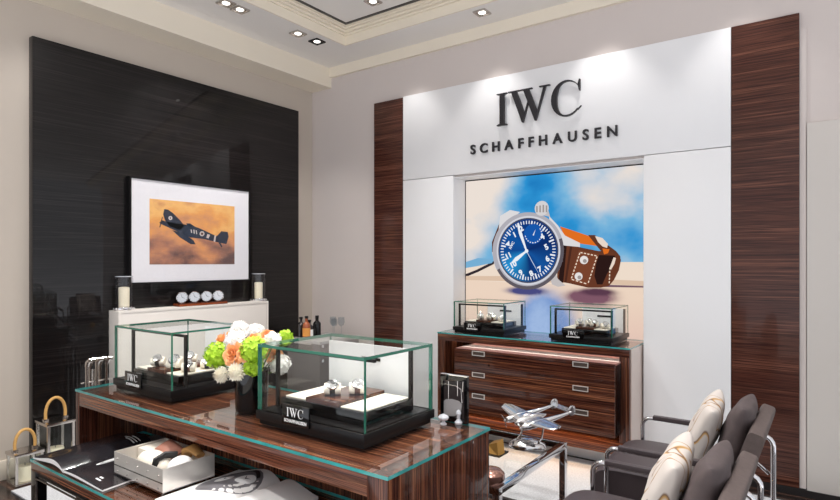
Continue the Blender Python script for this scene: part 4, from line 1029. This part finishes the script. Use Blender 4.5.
# ================================================================ COFFEE TABLE with aircraft model
CX0, CX1, CY0, CY1, CZ = -2.10, -1.245, 2.36, 3.205, .40
t = thing('coffee_table', 'square chrome coffee table with a clear glass top', 'coffee table', ((CX0+CX1)/2, (CY0+CY1)/2, 0))
f = .035
boxes((CX0, CX1, CY0, CY0+f, CZ-f, CZ), (CX0, CX1, CY1-f, CY1, CZ-f, CZ), (CX0, CX0+f, CY0+f, CY1-f, CZ-f, CZ), (CX1-f, CX1, CY0+f, CY1-f, CZ-f, CZ), bev=.002).build('top_frame', 'chrome', t)
for x in (CX0, CX1-f):
    for y in (CY0, CY1-f): boxes((x, x+f, y, y+f, .0105 if y > 3 else .001, CZ-f), bev=.002).build('leg', 'chrome', t)
MB().box(CX0+f, CX1-f, CY0+f, CY1-f, CZ-.010, CZ-.001, 0, edge_mi=1).build('glass_top', ['glass', 'edge'], t)
# aircraft ----------------------------------------------------------
pb = P(529, 449, Z=CZ)
bx, by = pb.x-.02, pb.y+.02
t = thing('model_aircraft', 'polished metal twin-boom aircraft model on the chrome coffee table', 'model aircraft', (bx, by, CZ))
MB().lathe([(0, .0005), (.105, .0005), (.108, .01), (.098, .03), (.07, .046), (.035, .054), (0, .056)], (bx, by, CZ), 32, m=Matrix.Rotation(R(20), 3, 'Z'), sy=.72).build('base', 'alu', t)
yaw = R(57); pit = R(9)
fw_ = Vector((-math.cos(yaw)*math.cos(pit), -math.sin(yaw)*math.cos(pit), -math.sin(pit)))   # towards the nose
rt = Vector((math.sin(yaw), -math.cos(yaw), 0)); up_ = rt.cross(fw_); up_ = -up_ if up_.z < 0 else up_
pcn = P(527, 418.5, Y=by-.02); O = Vector((bx+.032, by, pcn.z))
def AP(f_, r_, u_): return O+fw_*f_+rt*r_+up_*u_
def body(path, rad, name, n=14):
    MB().tube([AP(*p) for p in path], rad, n).build(name, 'alu', t)
body([(.115, 0, 0), (.11, 0, 0), (.09, 0, .002), (.05, 0, .004), (0, 0, .004), (-.05, 0, .002), (-.09, 0, 0)], [.004, .012, .020, .026, .026, .017, .004], 'nacelle')
MB().ball(AP(.03, 0, .024), (.030, .016, .016), 0, 14, 8, m=Matrix((fw_, rt, up_)).transposed()).build('canopy', 'chrome', t)
for s in (-1, 1):
    body([(.125, s*.085, 0), (.118, s*.085, 0), (.09, s*.085, 0), (.03, s*.085, .0), (-.05, s*.085, 0), (-.13, s*.085, .002), (-.205, s*.085, .006)], [.005, .015, .021, .022, .016, .010, .006], 'boom')
    m = MB()                                             # tapered wing with rounded tip
    def wing(u, v, s=s):
        span = .02+.255*u; ch = .140*(1-.50*u)*math.sqrt(max(0, 1-max(0, (u-.86)/.14)**2)*.97+.03); th = .010*(1-.6*u)
        a = 2*math.pi*v; return AP(.030-.012*u+ch*.5*math.cos(a), s*span, .006+.016*u+th*math.sin(a))
    m.grid(wing, 18, 16); m.build('wing', 'alu', t)
    m = MB()
    def fin(u, v, s=s):
        a = 2*math.pi*v; z = -.018+.056*u; c_ = .026*math.sqrt(max(.02, 1-((u-.45)/.56)**2)); return AP(-.205+c_*math.cos(a)-.006*u, s*.085+.004*math.sin(a), .004+z)
    m.grid(fin, 12, 12); m.build('tail_fin', 'alu', t)
    m = MB()
    for k in range(3):
        b_ = k*2*math.pi/3+.5; e1 = rt*math.cos(b_)+up_*math.sin(b_); e2 = fw_.cross(e1)
        c0 = AP(.128, s*.085, 0)
        m.prism([c0-e2*.004, c0+e1*.03-e2*.005, c0+e1*.05, c0+e1*.03+e2*.005, c0+e2*.004], fw_*.0015)
    m.ball(AP(.130, s*.085, 0), .007, 0, 8, 6); m.build('propeller', 'alu', t)
m = MB(); m.box(-.020, .020, -.085, .085, -.003, .003); mt = Matrix((fw_, rt, up_)).transposed()
for v_ in m.bm.verts: v_.co = AP(-.205, 0, .008)+mt @ v_.co
m.build('tailplane', 'alu', t)
for fo, ro, bo in ((.05, -.01, (-.06, -.01)), (-.03, .06, (.07, -.01))):
    e_ = AP(fo, ro, -.015); b_ = Vector((bx+bo[0], by+bo[1], CZ+.035)); mid = e_.lerp(b_, .5)+Vector((.012, 0, .01))
    MB().tube([b_, b_.lerp(mid, .5)+Vector((.006, 0, 0)), mid, mid.lerp(e_, .5)+Vector((.004, 0, 0)), e_], [.007, .006, .005, .005, .004], 8).build('stand_arm', 'alu', t)
# small things on the coffee table
p = P(499, 487, Z=CZ)
t = thing('bowl', 'brown bronze dome shaped bowl on the coffee table corner', 'bowl', (p.x-.06, p.y+.03, CZ))
MB().lathe([(0, .0005), (.055, .0005), (.068, .02), (.066, .045), (.05, .062), (.02, .070), (0, .071)], (p.x-.06, p.y+.03, CZ), 24).build('body', 'bronze', t)
p = P(496, 456, Z=CZ)
t = thing('sculpture', 'small gold angular ornament behind the table end on the coffee table', 'ornament', (p.x-.03, p.y+.02, CZ))
m = MB(); x, y = p.x-.03, p.y+.02
m.prism([(x-.07, y-.02, CZ+.001), (x+.05, y-.03, CZ+.001), (x+.03, y-.01, CZ+.07), (x-.03, y+.0, CZ+.045)], (.012, .05, .012))
m.build('fold', 'gold', t, smooth=False)
boxes((x-.05, x+.06, y-.04, y+.07, CZ+.0005, CZ+.008)).build('foot', 'black', t)

# ================================================================ LOUNGE CHAIRS
def make_chair():
    t = thing('lounge_chair', 'x', 'armchair', (0, 0, 0), 'leather lounge chairs')
    xf, xr, za, yw, r = -.305, .31, .583, .315, .0115
    for s in (-1, 1):
        y = s*yw; b = .045; pts = [(xf, y, .012), (xf, y, za-b)]
        pts += [(xf+b-b*math.cos(R(a)), y, za-b+b*math.sin(R(a))) for a in (22, 45, 68, 90)]
        pts += [(xr-b, y, za)]+[(xr-b+b*math.sin(R(a)), y, za-b+b*math.cos(R(a))) for a in (22, 45, 68, 90)]
        pts += [(xr, y, .012+b)]+[(xr-b+b*math.cos(R(a)), y, .012+b-b*math.sin(R(a))) for a in (22, 45, 68, 90)]+[(xf+b, y, .012)]
        MB().tube(pts, r, 12).build('side_frame', 'chrome', t)
        boxes((xf+.055, xr-.11, y-.017, y+.017, za-.004, za+.018), bev=.004).build('arm_pad', 'leather', t)
    MB().tube([(xf+.01, -yw, .20), (xf+.01, yw, .20)], r*.9, 10).build('cross_bar', 'chrome', t)
    MB().tube([(xr-.0, -yw, .235), (xr-.0, yw, .235)], r*.9, 10).build('cross_bar', 'chrome', t)
    m = MB(); n = 24                                   # seat cushion: rounded front, gently domed
    prof = [(-.50+.05*(1-math.sin(R(a))), .35-.068+.068*(1+math.cos(R(a+0)))*.5*2-.068) for a in ()]
    out = []
    for k in range(9): a = R(-90-k*22.5/1.0*1.0); out.append((-.41+.068*1.1*math.cos(a) if True else 0, .345+.068*math.sin(a)))
    def seat(u, v):
        # section in X-Z: superellipse
        a = 2*math.pi*v; ex = .8
        cx_, sx_ = math.cos(a), math.sin(a)
        x = -.085+.300*math.copysign(abs(cx_)**.35, cx_); z = .395+.078*math.copysign(abs(sx_)**.45, sx_)+.008*(1-(2*u-1)**2)
        k = 1-.035*max(0, abs(2*u-1)-.85)/.15
        return Vector((x*k, (u-.5)*.565, .395+(z-.395)*k))
    m.grid(seat, 16, 48); m.poly([seat(0, j/48) for j in range(48)]); m.poly([seat(1, j/48) for j in range(48)])
    m.build('seat', 'leather', t)
    m = MB()                                           # back slab leaning to +X
    def back(u, v):
        a = 2*math.pi*v; cx_, sx_ = math.cos(a), math.sin(a)
        h_ = .19*math.copysign(abs(sx_)**.25, sx_); d_ = .034*math.copysign(abs(cx_)**.35, cx_)
        tl = R(17); c0 = Vector((.243, 0, .568)); k = 1-.05*max(0, abs(2*u-1)-.9)/.1
        return c0+Vector((math.sin(tl)*h_*k+math.cos(tl)*d_, (u-.5)*.585, math.cos(tl)*h_*k-math.sin(tl)*d_))
    m.grid(back, 14, 48); m.poly([back(0, j/48) for j in range(48)]); m.poly([back(1, j/48) for j in range(48)])
    m.build('backrest', 'backleather', t)
    for s in (-1, 1): MB().tube([(xr-.02, s*(yw-.0), .40), (.24, s*.27, .46), (.19, s*.27, .42)], r*.8, 8).build('back_bracket', 'chrome', t)
    return t
ch = make_chair(); ch['label'] = 'charcoal leather lounge chair nearest the back wall, with chrome arms'
ch.location = (-.535, 2.965, .0105)
copy_tree(ch, (-.535, 2.145, 0), 'charcoal leather lounge chair in the right foreground, with chrome arms')
# cushions --------------------------------------------------------
mp_, ntp, bp = new('ivory_cloth_with_brown_trails')
tcp = ntp.nodes.new('ShaderNodeTexCoord'); wv = ntp.nodes.new('ShaderNodeTexNoise'); wv.inputs['Scale'].default_value = 1; wv.inputs['Detail'].default_value = 1.5; wv.inputs['Distortion'].default_value = .6
mpp = ntp.nodes.new('ShaderNodeMapping'); mpp.inputs['Scale'].default_value = (5, 9, 3.2); mpp.inputs['Location'].default_value = (.3, .2, .1)
ntp.links.new(tcp.outputs['Object'], mpp.inputs[0]); ntp.links.new(mpp.outputs[0], wv.inputs['Vector'])
IV = (206, 197, 190)
rp = ramp(ntp, [(0, IV), (.385, IV), (.40, (150, 120, 96)), (.415, IV), (.505, IV), (.52, (200, 158, 96)), (.535, (120, 90, 70)), (.55, IV), (1, IV)])
ntp.links.new(wv.outputs['Fac'], rp.inputs['Fac']); ntp.links.new(rp.outputs['Color'], bp.inputs['Base Color']); bp.inputs['Roughness'].default_value = .85
M['pattern'] = mp_
def cushion(c, half, th, m, label, rx, ry, rz, grp):
    rot = Matrix.Rotation(R(rz), 3, 'Z') @ Matrix.Rotation(R(ry), 3, 'Y') @ Matrix.Rotation(R(rx), 3, 'X')
    n = 40
    def f(u, v, s):
        u, v = .5-.5*math.cos(math.pi*u), .5-.5*math.cos(math.pi*v)
        a, b = 2*u-1, 2*v-1; k = max(0, (1-a*a)*(1-b*b))**.36
        pin = 1-.06*(1-abs(a)**2)*abs(b)**4-.05*abs(a*b)**6; pin2 = 1-.06*(1-abs(b)**2)*abs(a)**4-.05*abs(a*b)**6
        wr = .005*math.sin(6*a+4*b+c[1]*9)*k+.003*math.sin(10*b-7*a)*k
        return Vector((s*(th*k+wr*.7), half*a*pin2, half*b*pin))
    mb = MB(); mb.grid(lambda u, v: f(u, v, 1), n, n); mb.grid(lambda u, v: f(u, v, -1), n, n)
    o = mb.build('cushion', m); o.location = c; o.rotation_euler = rot.to_euler()
    return tag(o, label, 'cushion', grp)
cushion((-.348, 2.95, .656), .183, .060, 'greyfab', 'dark grey cushion against the back of the farther lounge chair', 0, 17, 0, 'grey cushions')
cushion((-.348, 2.13, .645), .183, .060, 'greyfab', 'dark grey cushion against the back of the nearer lounge chair', 0, 17, 0, 'grey cushions')
cushion((-.482, 2.94, .656), .180, .060, 'pattern', 'ivory cushion with brown trailing pattern on the farther lounge chair', 6, 20, 5, 'patterned cushions')
cushion((-.477, 2.16, .640), .180, .060, 'pattern', 'ivory cushion with brown trailing pattern on the nearer lounge chair', 6, 20, 5, 'patterned cushions')

# ================================================================ CAMERA
cam = bpy.data.cameras.new('camera'); co = bpy.data.objects.new('camera', cam); C.objects.link(co)
cam.sensor_width = 36; cam.lens = F/840*36; cam.shift_y = (HY-250)/840; cam.clip_start = .05
co.location = (0, 0, H); co.rotation_euler = (R(90), 0, A)
sc = bpy.context.scene; sc.camera = co
sc.view_settings.view_transform = 'Standard'; sc.view_settings.look = 'None'; sc.view_settings.gamma = 1
sc.view_settings.use_curve_mapping = False; sc.view_settings.exposure = EXPO
sc.cycles.transparent_max_bounces = 32; sc.cycles.max_bounces = 10; sc.cycles.sample_clamp_indirect = 8
